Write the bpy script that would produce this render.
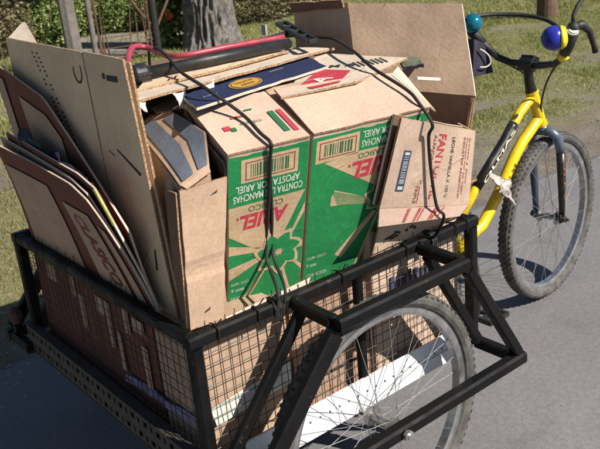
import bpy, bmesh, math, random
import numpy as np
from mathutils import Vector, Matrix, noise as mnoise
V = Vector
rnd = random.Random(7)
scene = bpy.context.scene
for o in list(bpy.data.objects):
    bpy.data.objects.remove(o)
col = scene.collection

# ------------------------------------------------------------------ camera
cam_d = bpy.data.cameras.new('camera')
cam = bpy.data.objects.new('camera', cam_d); col.objects.link(cam)
scene.camera = cam
cam_d.sensor_width = 36.0
cam_d.lens = 803.2 / 600 * 36.0
cam_d.dof.use_dof = True; cam_d.dof.focus_distance = 2.15; cam_d.dof.aperture_fstop = 13
cam_d.clip_start = 0.05; cam_d.clip_end = 800
yaw, pitch, roll = 0.9091, 0.3512, 0.0908
fw = V((math.cos(yaw)*math.cos(pitch), math.sin(yaw)*math.cos(pitch), -math.sin(pitch)))
rt = V((math.sin(yaw), -math.cos(yaw), 0)); dn = fw.cross(rt)
r2 = math.cos(roll)*rt + math.sin(roll)*dn
d2 = -math.sin(roll)*rt + math.cos(roll)*dn
m = Matrix((r2, -d2, -fw)).transposed().to_4x4()
m.translation = V((-0.7123, -1.3041, 1.4588))
cam.matrix_world = m

# ------------------------------------------------------------------ light
SUN_AZ, SUN_EL = math.radians(-71), math.radians(41)
sdir = V((math.cos(SUN_AZ)*math.cos(SUN_EL), math.sin(SUN_AZ)*math.cos(SUN_EL), math.sin(SUN_EL)))
world = bpy.data.worlds.new('World'); scene.world = world; world.use_nodes = True
wn = world.node_tree.nodes; wl = world.node_tree.links
sky = wn.new('ShaderNodeTexSky'); sky.sky_type = 'NISHITA'; sky.sun_disc = False
sky.sun_elevation = SUN_EL; sky.sun_rotation = math.atan2(sdir.x, sdir.y)
sky.air_density = 0.8; sky.dust_density = 0.3
wl.new(sky.outputs[0], wn['Background'].inputs[0]); wn['Background'].inputs[1].default_value = 0.052
sd = bpy.data.lights.new('sun', 'SUN'); sd.energy = 5.0; sd.angle = math.radians(0.53); sd.color = (1, .945, .86)
so = bpy.data.objects.new('sun', sd); col.objects.link(so)
so.rotation_euler = (-sdir).to_track_quat('-Z', 'Y').to_euler(); so.location = (0, -5, 8)
scene.view_settings.view_transform = 'Standard'; scene.view_settings.look = 'None'
scene.view_settings.exposure = 0.52; scene.view_settings.gamma = 1.0
scene.view_settings.use_curve_mapping = False

# ------------------------------------------------------------------ materials
class NT:
    def __init__(s, name):
        s.m = bpy.data.materials.new(name); s.m.use_nodes = True
        s.t = s.m.node_tree; s.b = s.t.nodes['Principled BSDF']
        s.tc = s.t.nodes.new('ShaderNodeTexCoord')
    def n(s, typ, **k):
        x = s.t.nodes.new('ShaderNode' + typ)
        for a, b in k.items(): setattr(x, a, b)
        return x
    def l(s, a, b): s.t.links.new(a, b)
    def noise(s, scale, detail=4, rough=.6, stretch=None, co='Object'):
        x = s.n('TexNoise'); x.inputs['Scale'].default_value = scale
        x.inputs['Detail'].default_value = detail; x.inputs['Roughness'].default_value = rough
        if stretch:
            mp = s.n('Mapping'); mp.inputs['Scale'].default_value = stretch
            s.l(s.tc.outputs[co], mp.inputs[0]); s.l(mp.outputs[0], x.inputs['Vector'])
        else: s.l(s.tc.outputs[co], x.inputs['Vector'])
        return x.outputs['Fac']
    def ramp(s, fac, stops):
        x = s.n('ValToRGB'); e = x.color_ramp.elements
        while len(e) < len(stops): e.new(.5)
        for el, (p, c) in zip(e, stops):
            el.position = p; el.color = (*c, 1) if len(c) == 3 else c
        s.l(fac, x.inputs[0]); return x.outputs[0]
    def mix(s, fac, a, b, mode='MIX'):
        x = s.n('MixRGB'); x.blend_type = mode
        for i, q in ((0, fac), (1, a), (2, b)):
            if isinstance(q, (int, float)): x.inputs[i].default_value = q
            elif isinstance(q, tuple): x.inputs[i].default_value = (*q, 1) if len(q) == 3 else q
            else: s.l(q, x.inputs[i])
        return x.outputs[0]
    def bump(s, h, strength, dist=.01):
        x = s.n('Bump'); x.inputs['Strength'].default_value = strength; x.inputs['Distance'].default_value = dist
        s.l(h, x.inputs['Height'])
        if getattr(s, 'lastb', None): s.l(s.lastb, x.inputs['Normal'])
        s.lastb = x.outputs[0]; s.l(x.outputs[0], s.b.inputs['Normal'])
    def base(s, c):
        if isinstance(c, tuple): s.b.inputs['Base Color'].default_value = (*c, 1)
        else: s.l(c, s.b.inputs['Base Color'])
    def rough(s, r):
        if isinstance(r, (int, float)): s.b.inputs['Roughness'].default_value = r
        else: s.l(r, s.b.inputs['Roughness'])
def sc(c, k): return tuple(min(1, x*k) for x in c)

def cardboard(name, c, dirt=.35, wr=.25, scuff=None):
    t = NT(name)
    big = t.ramp(t.noise(5, 5), [(.3, sc(c, .80)), (.7, sc(c, 1.10))])
    fine = t.ramp(t.noise(160, 3), [(.3, (.86,)*3), (.7, (1.06,)*3)])
    fl = t.ramp(t.noise(14, 6, .7, (9, 1.2, 1.2)), [(.35, (.965,)*3), (.6, (1.01,)*3)])
    k = t.mix(1, t.mix(1, big, fine, 'MULTIPLY'), fl, 'MULTIPLY')
    st = t.ramp(t.noise(9, 8, .75), [(.60, (0,)*3), (.70, (1,)*3)])
    k = t.mix(t.mix(1, st, (dirt,)*3, 'MULTIPLY'), k, sc(c, .55))
    if scuff:
        sm = t.ramp(t.noise(26, 9, .8), [(.60, (0,)*3), (.68, (1,)*3)]); sm2 = t.ramp(t.noise(7, 4, .6), [(.45, (0,)*3), (.62, (1,)*3)])
        sl = t.ramp(t.noise(60, 6, .7, (1, 1, .08)), [(.66, (0,)*3), (.72, (1,)*3)])
        k = t.mix(t.mix(1, t.mix(1, sm, sm2, 'MULTIPLY'), (.75,)*3, 'MULTIPLY'), k, scuff); k = t.mix(t.mix(1, t.mix(1, sl, sm2, 'MULTIPLY'), (.4,)*3, 'MULTIPLY'), k, scuff)
    vo = t.n('TexVoronoi'); vo.feature = 'DISTANCE_TO_EDGE'; vo.inputs['Scale'].default_value = 4.2
    wn_ = t.n('TexNoise'); wn_.inputs['Scale'].default_value = 7; wn_.inputs['Detail'].default_value = 3; t.l(t.tc.outputs['Object'], wn_.inputs['Vector'])
    av = t.n('VectorMath'); av.operation = 'MULTIPLY_ADD'; t.l(wn_.outputs['Color'], av.inputs[0]); av.inputs[1].default_value = (.16, .16, .16); t.l(t.tc.outputs['Object'], av.inputs[2]); t.l(av.outputs[0], vo.inputs['Vector'])
    cr = t.ramp(vo.outputs['Distance'], [(.0, (1,)*3), (.022, (0,)*3)]); cmk = t.ramp(t.noise(3.3, 3), [(.46, (0,)*3), (.60, (1,)*3)])
    cr = t.mix(1, cr, cmk, 'MULTIPLY'); k = t.mix(t.mix(1, cr, (.38,)*3, 'MULTIPLY'), k, sc(c, .62)); t.bump(cr, .35, .006)
    t.base(k); t.rough(.82)
    t.b.inputs['Specular IOR Level'].default_value = .25
    t.bump(t.noise(11, 3, .5), wr, .02); t.bump(t.noise(60, 3), .10, .006)
    w = t.n('TexWave'); w.inputs['Scale'].default_value = 45; w.inputs['Distortion'].default_value = .6
    t.l(t.tc.outputs['Object'], w.inputs[0]); t.bump(w.outputs['Fac'], .018, .004)
    t.bump(t.noise(3.5, 5, .5), .25, .02)
    return t.m
def plain(name, c, rough=.5, metal=0, var=.15, scale=30, spec=.5, bump=0.0, bscale=60, grime=.22):
    t = NT(name)
    k = t.ramp(t.noise(scale, 5), [(.3, sc(c, 1-var)), (.7, sc(c, 1+var))])
    if grime:
        gm = t.ramp(t.noise(17, 9, .78), [(.50, (0,)*3), (.68, (grime*2,)*3)])
        k = t.mix(gm, k, (.085, .072, .058))
    t.base(k)
    t.rough(t.ramp(t.noise(scale*.7, 4), [(.3, (max(.03, rough-.1),)*3), (.7, (min(1, rough+.12),)*3)]))
    t.b.inputs['Metallic'].default_value = metal; t.b.inputs['Specular IOR Level'].default_value = spec
    if bump: t.bump(t.noise(bscale, 4), bump, .004)
    return t.m
def black_paint(name):
    t = NT(name)
    chips = t.ramp(t.noise(38, 7, .72), [(.645, (0,)*3), (.70, (1,)*3)])
    dust = t.ramp(t.noise(7, 5), [(.35, (.0028, .0028, .0032)), (.75, (.008, .0075, .0075))])
    rust = t.ramp(t.noise(90, 4), [(.3, (.05, .026, .016)), (.7, (.13, .09, .07))])
    t.base(t.mix(t.mix(1, chips, (.75,)*3, 'MULTIPLY'), dust, rust))
    t.rough(t.ramp(t.noise(25, 5), [(.3, (.40,)*3), (.7, (.75,)*3)])); t.b.inputs['Specular IOR Level'].default_value = .2
    t.bump(t.noise(70, 4), .12, .003); t.bump(t.noise(9, 2), .15, .01)
    return t.m
M = {}
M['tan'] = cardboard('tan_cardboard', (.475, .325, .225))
M['pink_tan'] = cardboard('pinkish_cardboard', (.555, .405, .305))
M['pale'] = cardboard('pale_cardboard', (.60, .50, .395))
M['grey_beige'] = cardboard('weathered_beige_cardboard', (.72, .55, .36), .2)
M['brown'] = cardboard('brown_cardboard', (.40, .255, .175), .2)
M['flap_brown'] = cardboard('dusty_brown_cardboard', (.54, .375, .255), .1, .12)
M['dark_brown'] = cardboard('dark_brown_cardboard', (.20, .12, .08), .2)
M['maroon'] = cardboard('maroon_printed_cardboard', (.175, .065, .048), .3, .25, (.36, .25, .17))
M['green'] = cardboard('green_printed_cardboard', (.018, .225, .068), .2, .2, (.46, .33, .20))
M['blue'] = cardboard('navy_printed_cardboard', (.022, .030, .085), .2, .25, (.30, .27, .26))
M['slate'] = cardboard('slate_printed_cardboard', (.13, .145, .175), .3, .25, (.36, .27, .19))
t = NT('corrugated_edge')
t.base(t.ramp(t.noise(260, 2, .5), [(.38, (.20, .105, .055)), (.5, (.34, .20, .11)), (.62, (.44, .29, .18))])); t.rough(.9); M['edge'] = t.m
M['dull_tan'] = cardboard('soiled_tan_print', (.46, .325, .225), .3, .25, (.20, .09, .07))
M['tan_print'] = cardboard('tan_print', (.55, .39, .235), .2)
M['white_print'] = plain('white_print', (.60, .62, .53), .8, scale=80)
M['red_print'] = plain('red_print', (.44, .030, .055), .75, scale=80)
M['dgreen_print'] = plain('dark_green_print', (.012, .12, .04), .75, scale=80)
M['maroon_print'] = plain('maroon_ink', (.24, .05, .045), .8, scale=90, var=.3)
M['black_ink'] = plain('black_ink', (.03, .027, .025), .8, scale=90, var=.3)
M['navy_ink'] = plain('navy_ink', (.03, .045, .12), .75)
M['gold'] = plain('gold_print', (.55, .32, .045), .6)
M['black'] = black_paint('chipped_black_paint')
M['wire'] = plain('dark_wire', (.03, .028, .027), .45, .6, .4, 60)
M['white_metal'] = plain('white_painted_sheet', (.74, .75, .76), .38, 0, .08, 9, bump=.05, bscale=12)
M['steel'] = plain('galvanised_steel', (.55, .55, .56), .34, .9, .2, 40)
M['dark_steel'] = plain('dull_steel', (.12, .11, .10), .5, .6, .4, 40)
M['channel'] = plain('dusty_perforated_steel', (.055, .048, .038), .7, .2, .35, 25, bump=.15)
def rubber(name, a, b):
    t = NT(name)
    t.base(t.ramp(t.noise(30, 6, .65), [(.32, a), (.72, b)])); t.rough(.88)
    t.b.inputs['Specular IOR Level'].default_value = .2; t.bump(t.noise(90, 3), .2, .003); return t.m
M['tyre'] = rubber('dusty_tyre', (.055, .053, .050), (.16, .15, .14))
M['tread'] = rubber('tread_rubber', (.030, .029, .028), (.09, .085, .08))
M['rubber'] = plain('black_rubber', (.014, .014, .015), .55, bump=.1)
M['strap'] = plain('black_elastic_cord', (.011, .011, .012), .7, scale=200, var=.4, bump=.3, bscale=400)
M['yellow'] = plain('yellow_paint', (.78, .53, .008), .28, 0, .06, 12)
M['fork_paint'] = plain('navy_fork_paint', (.035, .045, .085), .25)
M['decal_black'] = plain('black_decal', (.013, .012, .012), .35)
M['cream'] = plain('cream_print', (.72, .66, .48), .5)
M['orange'] = plain('orange_print', (.38, .13, .03), .5)
M['horn_blue'] = plain('blue_horn_rubber', (.018, .030, .34), .3)
M['horn_yellow'] = plain('yellow_horn_plastic', (.80, .66, .03), .35)
M['teal'] = plain('teal_metallic', (.015, .22, .33), .18, .5)
M['cloth'] = plain('navy_cloth', (.022, .018, .038), .85, bump=.3, bscale=80)
M['pinkred'] = plain('pink_red_plastic', (.36, .045, .075), .35, var=.2)
M['pvc'] = plain('black_plastic_pipe', (.014, .015, .017), .5)
M['grey_plastic'] = plain('grey_plastic', (.38, .38, .37), .5)
M['bark_post'] = plain('weathered_wood', (.115, .072, .042), .85, 0, .35, 9, bump=.6, bscale=22)
M['concrete'] = plain('grey_concrete', (.155, .138, .125), .9, 0, .3, 10, bump=.4, bscale=40)
M['rust'] = plain('rusty_iron', (.13, .062, .038), .8, .2, .4, 25)
M['reflector'] = plain('red_brown_reflector', (.075, .022, .014), .7)
M['shop_bag'] = plain('crumpled_print_bag', (.55, .42, .50), .35, scale=18, var=.4)
M['purple'] = plain('lavender_plastic_film', (.15, .14, .28), .35, scale=20, var=.5)

def stripes(name, a, b, width, axis='X'):
    t = NT(name)
    sep = t.n('SeparateXYZ'); t.l(t.tc.outputs['Object'], sep.inputs[0])
    mth = t.n('Math'); mth.operation = 'PINGPONG'; t.l(sep.outputs[axis], mth.inputs[0]); mth.inputs[1].default_value = width
    x = t.n('Math'); x.operation = 'GREATER_THAN'; t.l(mth.outputs[0], x.inputs[0]); x.inputs[1].default_value = width*.5
    t.base(t.mix(x.outputs[0], a, b)); t.rough(.8); return t.m

# ------------------------------------------------------------------ mesh builder
BASE = {}
class MB:
    def __init__(s): s.v = []; s.f = []; s.mi = []
    def add(s, verts, faces, mi=0):
        k = len(s.v); s.v += [V(p) for p in verts]; s.f += [[i+k for i in f] for f in faces]; s.mi += [mi]*len(faces)
    def hexa(s, c, mi=0):   # 4 bottom, 4 top (same order)
        s.add(c, [(3,2,1,0),(4,5,6,7),(0,1,5,4),(1,2,6,5),(2,3,7,6),(3,0,4,7)], mi)
    def box(s, c, size, rot=None, mi=0, off=None):
        x, y, z = [q/2 for q in size]; R = rot or Matrix.Identity(3)
        s.hexa([V(c)+R@V(p) for p in ((-x,-y,-z),(x,-y,-z),(x,y,-z),(-x,y,-z),(-x,-y,z),(x,-y,z),(x,y,z),(-x,y,z))], mi)
    def tube(s, pts, r, n=8, mi=0, cap=True, closed=False):
        pts = [V(p) for p in pts]; N = len(pts)
        rs = r if isinstance(r, (list, tuple)) else [r]*N
        rings = []; up = None
        for i, p in enumerate(pts):
            a = pts[(i-1) % N] if (i or closed) else p; b = pts[(i+1) % N] if (i < N-1 or closed) else p
            t = (b-a)
            t = t.normalized() if t.length > 1e-9 else V((0,0,1))
            if up is None: up = V((0,0,1)) if abs(t.z) < .9 else V((1,0,0))
            u = (up - t*up.dot(t)).normalized(); w = t.cross(u); up = u
            rings.append([p + rs[i]*(math.cos(q)*u + math.sin(q)*w) for q in [2*math.pi*k/n for k in range(n)]])
        vs = [p for R in rings for p in R]; fs = []
        for i in range(N if closed else N-1):
            j = (i+1) % N
            for k in range(n): fs.append((i*n+k, i*n+(k+1) % n, j*n+(k+1) % n, j*n+k))
        if cap and not closed: fs += [tuple(range(n))[::-1], tuple((N-1)*n+k for k in range(n))]
        s.add(vs, fs, mi)
    def bar(s, p, q, w, h=None, ch=.18, mi=0, upv=(0,0,1)):   # chamfered square bar
        p, q = V(p), V(q); h = h or w; t = (q-p).normalized(); up = V(upv)
        if abs(t.dot(up)) > .95: up = V((1,0,0))
        u = (up-t*up.dot(t)).normalized(); sd_ = t.cross(u); c = min(w, h)*ch
        a, b = w/2, h/2
        prof = [(a-c,b),(-a+c,b),(-a,b-c),(-a,-b+c),(-a+c,-b),(a-c,-b),(a,-b+c),(a,b-c)]
        vs = [e + sd_*x + u*y for e in (p, q) for x, y in prof]
        fs = [(k, (k+1) % 8, 8+(k+1) % 8, 8+k) for k in range(8)] + [tuple(range(8))[::-1], tuple(range(8, 16))]
        s.add(vs, fs, mi)
    def prism(s, poly, ex, mi=0):
        n = len(poly); ex = V(ex); vs = [V(p) for p in poly] + [V(p)+ex for p in poly]
        s.add(vs, [tuple(range(n))[::-1], tuple(range(n, 2*n))] + [(i, (i+1) % n, n+(i+1) % n, n+i) for i in range(n)], mi)
    def sphere(s, c, r, n=16, m=10, mi=0, sc_=(1,1,1), rot=None):
        R = rot or Matrix.Identity(3); vs = []; fs = []
        for j in range(m+1):
            th = math.pi*j/m
            for i in range(n):
                ph = 2*math.pi*i/n
                vs.append(V(c)+R@V((r*sc_[0]*math.sin(th)*math.cos(ph), r*sc_[1]*math.sin(th)*math.sin(ph), r*sc_[2]*math.cos(th))))
        for j in range(m):
            for i in range(n): fs.append((j*n+i, (j+1)*n+i, (j+1)*n+(i+1) % n, j*n+(i+1) % n))
        s.add(vs, fs, mi)
    def build(s, name, mats, parent=None, origin=None, smooth=False):
        if not isinstance(mats, (list, tuple)): mats = [mats]
        if parent is not None: org = BASE[parent.name]
        else: org = V(origin) if origin is not None else V((0,0,0))
        me = bpy.data.meshes.new(name)
        me.from_pydata([p-org for p in s.v], [], s.f)
        for x in mats: me.materials.append(M[x] if isinstance(x, str) else x)
        me.polygons.foreach_set('material_index', s.mi)
        if smooth: me.polygons.foreach_set('use_smooth', [True]*len(s.f))
        me.validate(); me.update()
        bm = bmesh.new(); bm.from_mesh(me); bmesh.ops.recalc_face_normals(bm, faces=bm.faces); bm.to_mesh(me); bm.free()
        o = bpy.data.objects.new(name, me); col.objects.link(o)
        if parent is not None: o.parent = parent; BASE[o.name] = org
        else: o.location = org; BASE[o.name] = org
        return o
def thing(name, base, label, cat, group=None):
    o = bpy.data.objects.new(name, None); col.objects.link(o); o.location = base; BASE[o.name] = V(base)
    o.empty_display_size = .1
    tag(o, label, cat, group); return o
def tag(o, label, cat, group=None):
    o['label'] = label; o['category'] = cat
    if group: o['group'] = group
    return o
def struct(o): o['kind'] = 'structure'; return o
def stuff(o): o['kind'] = 'stuff'; return o
def nz(p, s=1.0, seed=0): return mnoise.noise(V(p)*s + V((seed*7.3, seed*3.1, seed*1.7)))

# a cardboard sheet: grid between four corners, with thickness, warp and slightly ragged rim
def sheet(TL, TR, BR, BL, th=.006, nu=14, nv=10, warp=.006, seed=0, rag=.0008, ws=4.0, dent=None):
    TL, TR, BR, BL = V(TL), V(TR), V(BR), V(BL)
    n = ((BL-TL).cross(TR-TL)).normalized(); b = MB(); top = []; bot = []
    for j in range(nv+1):
        for i in range(nu+1):
            u, w = i/nu, j/nv
            p = (TL*(1-u)+TR*u)*(1-w) + (BL*(1-u)+BR*u)*w
            e = (i in (0, nu)) or (j in (0, nv))
            if e and rag:
                cdir = ((TL+TR+BR+BL)/4-p).normalized(); p = p + cdir*rag*(1+1.6*nz(p, 21, seed)+.8*nz(p, 90, seed))
            d = warp*nz(p, ws, seed) + warp*.35*nz(p, ws*3.3, seed+5)
            if dent: d += dent(u, w)
            p = p + n*d
            top.append(p); bot.append(p - n*th)
    b_top = len(top); W = nu+1; fs = []
    for j in range(nv):
        for i in range(nu):
            a = j*W+i; fs.append((a, a+1, a+W+1, a+W))
    b.add(top+bot, fs + [tuple(q+b_top for q in f[::-1]) for f in fs], 0)
    ring = [i for i in range(W)] + [j*W+nu for j in range(1, nv+1)] + [nv*W+i for i in range(nu-1, -1, -1)] + [j*W for j in range(nv-1, 0, -1)]
    k0 = len(b.v); vs = [top[i] for i in ring] + [bot[i] for i in ring]; R = len(ring)
    b.add(vs, [(i, (i+1) % R, R+(i+1) % R, R+i) for i in range(R)], 1)
    return b
# a carton body: subdivided box on a local frame, faces gently dented; skip lists undented faces
def carton(o, R, dims, dent=.004, seed=0, flat=(), n=8):
    o = V(o); w, d, h = dims; b = MB()
    def face(org, eu, ev, nrm, key):
        vs = []; fs = []
        for j in range(n+1):
            for i in range(n+1):
                u, q = i/n, j/n; p = org + eu*u + ev*q
                if key not in flat:
                    f = math.sin(math.pi*u)*math.sin(math.pi*q)
                    p = p + nrm*(dent*f*(nz(o+R@p, 6, seed)*1.6 + .5))
                vs.append(o + R@p)
        for j in range(n):
            for i in range(n): a = j*(n+1)+i; fs.append((a, a+1, a+n+2, a+n+1))
        b.add(vs, fs)
    X, Y, Z = V((w,0,0)), V((0,d,0)), V((0,0,-h)); O = V((0,0,0))
    face(O, X, Z, V((0,-1,0)), 'front'); face(Y, X, Z, V((0,1,0)), 'back')
    face(O, Y, Z, V((-1,0,0)), 'left'); face(X, Y, Z, V((1,0,0)), 'right')
    face(O, X, Y, V((0,0,1)), 'top'); face(Z, X, Y, V((0,0,-1)), 'bottom')
    return b
_txt = {}
def text_geo(s, bold=0.0, shear=0.0, space=1.0):
    key = (s, bold, shear, space)
    if key in _txt: return _txt[key]
    cu = bpy.data.curves.new('lettering', 'FONT'); cu.body = s; cu.offset = bold; cu.shear = shear; cu.space_character = space
    cu.resolution_u = 3
    ob = bpy.data.objects.new('lettering', cu); col.objects.link(ob)
    me = ob.to_mesh()
    vs = [(v.co.x, v.co.y) for v in me.vertices]; fs = [tuple(p.vertices) for p in me.polygons]
    ob.to_mesh_clear(); bpy.data.objects.remove(ob); bpy.data.curves.remove(cu)
    x0 = min(p[0] for p in vs); x1 = max(p[0] for p in vs); y0 = min(p[1] for p in vs); y1 = max(p[1] for p in vs)
    _txt[key] = (vs, fs, (x0, y0, x1, y1)); return _txt[key]
# lettering fitted in a rectangle: org = lower-left of the text, ex / ey its axes (world vectors with length = width / height)
def lettering(mb, s, org, ex, ey, bold=0.0, shear=0.0, mi=0):
    vs, fs, (x0, y0, x1, y1) = text_geo(s, bold, shear)
    org, ex, ey = V(org), V(ex), V(ey)
    mb.add([org + ex*((x-x0)/(x1-x0)) + ey*((y-y0)/(y1-y0)) for x, y in vs], fs, mi)

def curve3(pts, n=24):
    P_ = [V(p) for p in pts]; P_ = [P_[0]*2-P_[1]] + P_ + [P_[-1]*2-P_[-2]]; out = []
    for i in range(1, len(P_)-2):
        for k in range(n if i < len(P_)-3 else n+1):
            t_ = k/n; a, b_, c, d = P_[i-1:i+3]
            out.append(.5*((2*b_)+(c-a)*t_+(2*a-5*b_+4*c-d)*t_*t_+(3*b_-a-3*c+d)*t_**3))
    return out
# ================================================================== SETTING
# ---- ground cover map (grass / bare earth) shared by ground colour and blades
def cover(x, y):
    a = mnoise.fractal(V((x*.55, y*.8, 3.1)), 1.0, 2.0, 4)
    b = mnoise.noise(V((x*2.6, y*3.4, 9.0)))
    e = min(1, max(0, (y-1.35-.25*mnoise.noise(V((x*1.3, 0, 5))))/1.3))      # bare strip along the road
    track = math.exp(-((y-(2.55+.12*(x-3)))/.42)**2)*(1 if x > 1.8 else 0)
    return max(0, min(1, (.74+.50*a+.35*b)*(.12+1.0*e) - .30*track))
gx = np.linspace(-6, 20, 200); gy = np.concatenate([np.linspace(.9, 8, 110), np.linspace(8.15, 26, 60)])
verts = []; cov = []
for yy in gy:
    for xx in gx:
        c = cover(xx, yy); cov.append(c)
        z = .018*mnoise.noise(V((xx*1.7, yy*1.7, 0)))+.01*mnoise.noise(V((xx*6, yy*6, 2))) - .006
        if yy < 1.8: z = min(z, -.004) - .012*(1.8-yy)
        verts.append((xx, yy, z))
W = len(gx); faces = [(j*W+i, j*W+i+1, (j+1)*W+i+1, (j+1)*W+i) for j in range(len(gy)-1) for i in range(W-1)]
me = bpy.data.meshes.new('verge_ground'); me.from_pydata(verts, [], faces)
at_ = me.color_attributes.new('cover', 'FLOAT_COLOR', 'POINT')
at_.data.foreach_set('color', np.repeat(np.array(cov, dtype=np.float32), 4))
me.polygons.foreach_set('use_smooth', [True]*len(faces))
t = NT('verge_earth')
vc = t.n('VertexColor'); vc.layer_name = 'cover'
dirt = t.ramp(t.noise(3.5, 8, .7), [(.3, (.14, .115, .085)), (.55, (.205, .175, .135)), (.75, (.265, .235, .20))])
dirt = t.mix(1, dirt, t.ramp(t.noise(70, 5, .7), [(.3, (.70,)*3), (.7, (1.15,)*3)]), 'MULTIPLY')
turf = t.ramp(t.noise(22, 6, .7), [(.3, (.10, .11, .035)), (.5, (.20, .19, .08)), (.7, (.33, .28, .16))])
cm = t.n('Math'); cm.operation = 'ADD'; t.l(vc.outputs[0], cm.inputs[0])
nn = t.n('Math'); nn.operation = 'MULTIPLY_ADD'; t.l(t.noise(9, 6, .7), nn.inputs[0]); nn.inputs[1].default_value = .9; nn.inputs[2].default_value = -.5
t.l(nn.outputs[0], cm.inputs[1])
t.base(t.mix(t.ramp(cm.outputs[0], [(.25, (0,)*3), (.55, (1,)*3)]), dirt, turf)); t.rough(.95)
t.bump(t.noise(60, 6, .7), .6, .02)
me.materials.append(t.m)
struct(bpy.data.objects.new('verge_ground', me)); col.objects.link(bpy.data.objects['verge_ground'])
far = MB(); far.add([(-300,-300,-.06),(300,-300,-.06),(300,300,-.06),(-300,300,-.06)], [(0,1,2,3)])
tf = NT('far_grass'); tf.base(tf.ramp(tf.noise(1.5, 8, .7), [(.3, (.06, .075, .025)), (.7, (.20, .175, .09))])); tf.rough(.95)
struct(far.build('ground', tf.m))
# ---- road
tr = NT('worn_asphalt')
a0 = tr.ramp(tr.noise(1.3, 6, .6), [(.3, (.165, .157, .161)), (.7, (.222, .212, .216))])
a1 = tr.ramp(tr.noise(260, 3, .8), [(.30, (.72,)*3), (.5, (.99,)*3), (.72, (1.24,)*3)])
a2 = tr.ramp(tr.noise(55, 5, .75), [(.3, (.78,)*3), (.7, (1.15,)*3)])
stn = tr.ramp(tr.noise(3.1, 7, .7), [(.56, (1,)*3), (.70, (.78,)*3)])
k = tr.mix(1, tr.mix(1, tr.mix(1, a0, a1, 'MULTIPLY'), a2, 'MULTIPLY'), stn, 'MULTIPLY')
vor = tr.n('TexVoronoi'); vor.inputs['Scale'].default_value = 95; tr.l(tr.tc.outputs['Object'], vor.inputs['Vector'])
chip = tr.ramp(vor.outputs['Distance'], [(.10, (1,)*3), (.17, (0,)*3)])
gate_ = tr.ramp(tr.noise(120, 2), [(.60, (0,)*3), (.64, (1,)*3)])
k = tr.mix(tr.mix(1, chip, gate_, 'MULTIPLY'), k, (.42, .40, .39))
tr.base(k); tr.rough(.9); tr.b.inputs['Specular IOR Level'].default_value = .3
tr.bump(tr.noise(230, 4, .8), .28, .003); tr.bump(tr.noise(40, 5, .7), .25, .006)
rd = MB(); xs = list(np.linspace(-40, 60, 500)); vs = []
for x in xs:
    e = 1.30+.06*mnoise.noise(V((x*1.1, 0, 0)))+.04*mnoise.noise(V((x*5, 1, 0)))+.02*mnoise.noise(V((x*17, 2, 0)))
    if x < 1.6: e += .25*min(1, (1.6-x)/1.2)
    vs += [(x, -9, .0), (x, e-.05, .0), (x, e, -.012)]
rd.add(vs, [q for i in range(len(xs)-1) for q in ((3*i, 3*i+3, 3*i+4, 3*i+1), (3*i+1, 3*i+4, 3*i+5, 3*i+2))])
struct(rd.build('road', tr.m))

# ---- grass blades (stuff) : numpy built
rng = np.random.default_rng(3)
def blades(name, N, xr, yr, hgt, wid, ramp, lab, thr=.32, dens=None):
    x = rng.uniform(*xr, N); y = rng.uniform(*yr, N)
    c = np.array([cover(a, b) for a, b in zip(x, y)])
    keep = rng.uniform(0, 1, N) < np.clip((c-thr)*2.2, .015, 1)
    # inside the camera's widened view only
    vx = x+.7123; vy = y+1.3041; ang = np.arctan2(vy, vx)-yaw
    keep &= np.abs(ang) < .60
    if name == 'grass': keep &= (x > 2.4) | (rng.uniform(0, 1, N) < .22)
    x, y, c = x[keep], y[keep], c[keep]; n = len(x)
    h = hgt*rng.uniform(.45, 1.3, n)*(.6+.6*c); w = wid*rng.uniform(.7, 1.4, n)
    a = rng.uniform(0, 2*np.pi, n); l = rng.uniform(.1, 1.1, n)*h; b = rng.uniform(0, 2*np.pi, n)
    z = np.full(n, -.012)
    bx, by = np.cos(a)*w/2, np.sin(a)*w/2
    co = np.empty((n, 3, 3)); co[:, 0] = np.stack([x-bx, y-by, z], 1); co[:, 1] = np.stack([x+bx, y+by, z], 1)
    co[:, 2] = np.stack([x+np.cos(b)*l, y+np.sin(b)*l, z+h], 1)
    return tri_object(name, co, rng.uniform(0, 1, n), ramp)
def tri_object(name, co, tint, ramp, parent=None, k=3):
    n = len(co); me = bpy.data.meshes.new(name)
    me.vertices.add(n*k); me.vertices.foreach_set('co', co.reshape(-1).astype(np.float32))
    me.loops.add(n*k); me.loops.foreach_set('vertex_index', np.arange(n*k, dtype=np.int32))
    me.polygons.add(n); me.polygons.foreach_set('loop_start', np.arange(0, n*k, k, dtype=np.int32))
    me.polygons.foreach_set('loop_total', np.full(n, k, dtype=np.int32))
    at = me.color_attributes.new('tint', 'FLOAT_COLOR', 'POINT')
    at.data.foreach_set('color', np.repeat(tint.astype(np.float32), 4*k))
    me.update(); me.validate()
    me.materials.append(leaf_mat(name, ramp))
    o = bpy.data.objects.new(name, me); col.objects.link(o)
    if parent is not None: o.parent = parent
    return o
_lm = {}
def leaf_mat(name, ramp):
    key = str(ramp)
    if key in _lm: return _lm[key]
    t = NT(name + '_leaf'); vc = t.n('VertexColor'); vc.layer_name = 'tint'
    sp = t.n('SeparateColor'); t.l(vc.outputs[0], sp.inputs[0])
    c = t.ramp(sp.outputs[0], ramp); t.base(c); t.rough(.6)
    t.b.inputs['Specular IOR Level'].default_value = .3
    tl = t.n('BsdfTranslucent'); t.l(c, tl.inputs[0]); mx = t.n('MixShader'); mx.inputs[0].default_value = .25
    out = t.t.nodes['Material Output']; t.l(t.b.outputs[0], mx.inputs[1]); t.l(tl.outputs[0], mx.inputs[2]); t.l(mx.outputs[0], out.inputs[0])
    _lm[key] = t.m; return t.m
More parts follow.
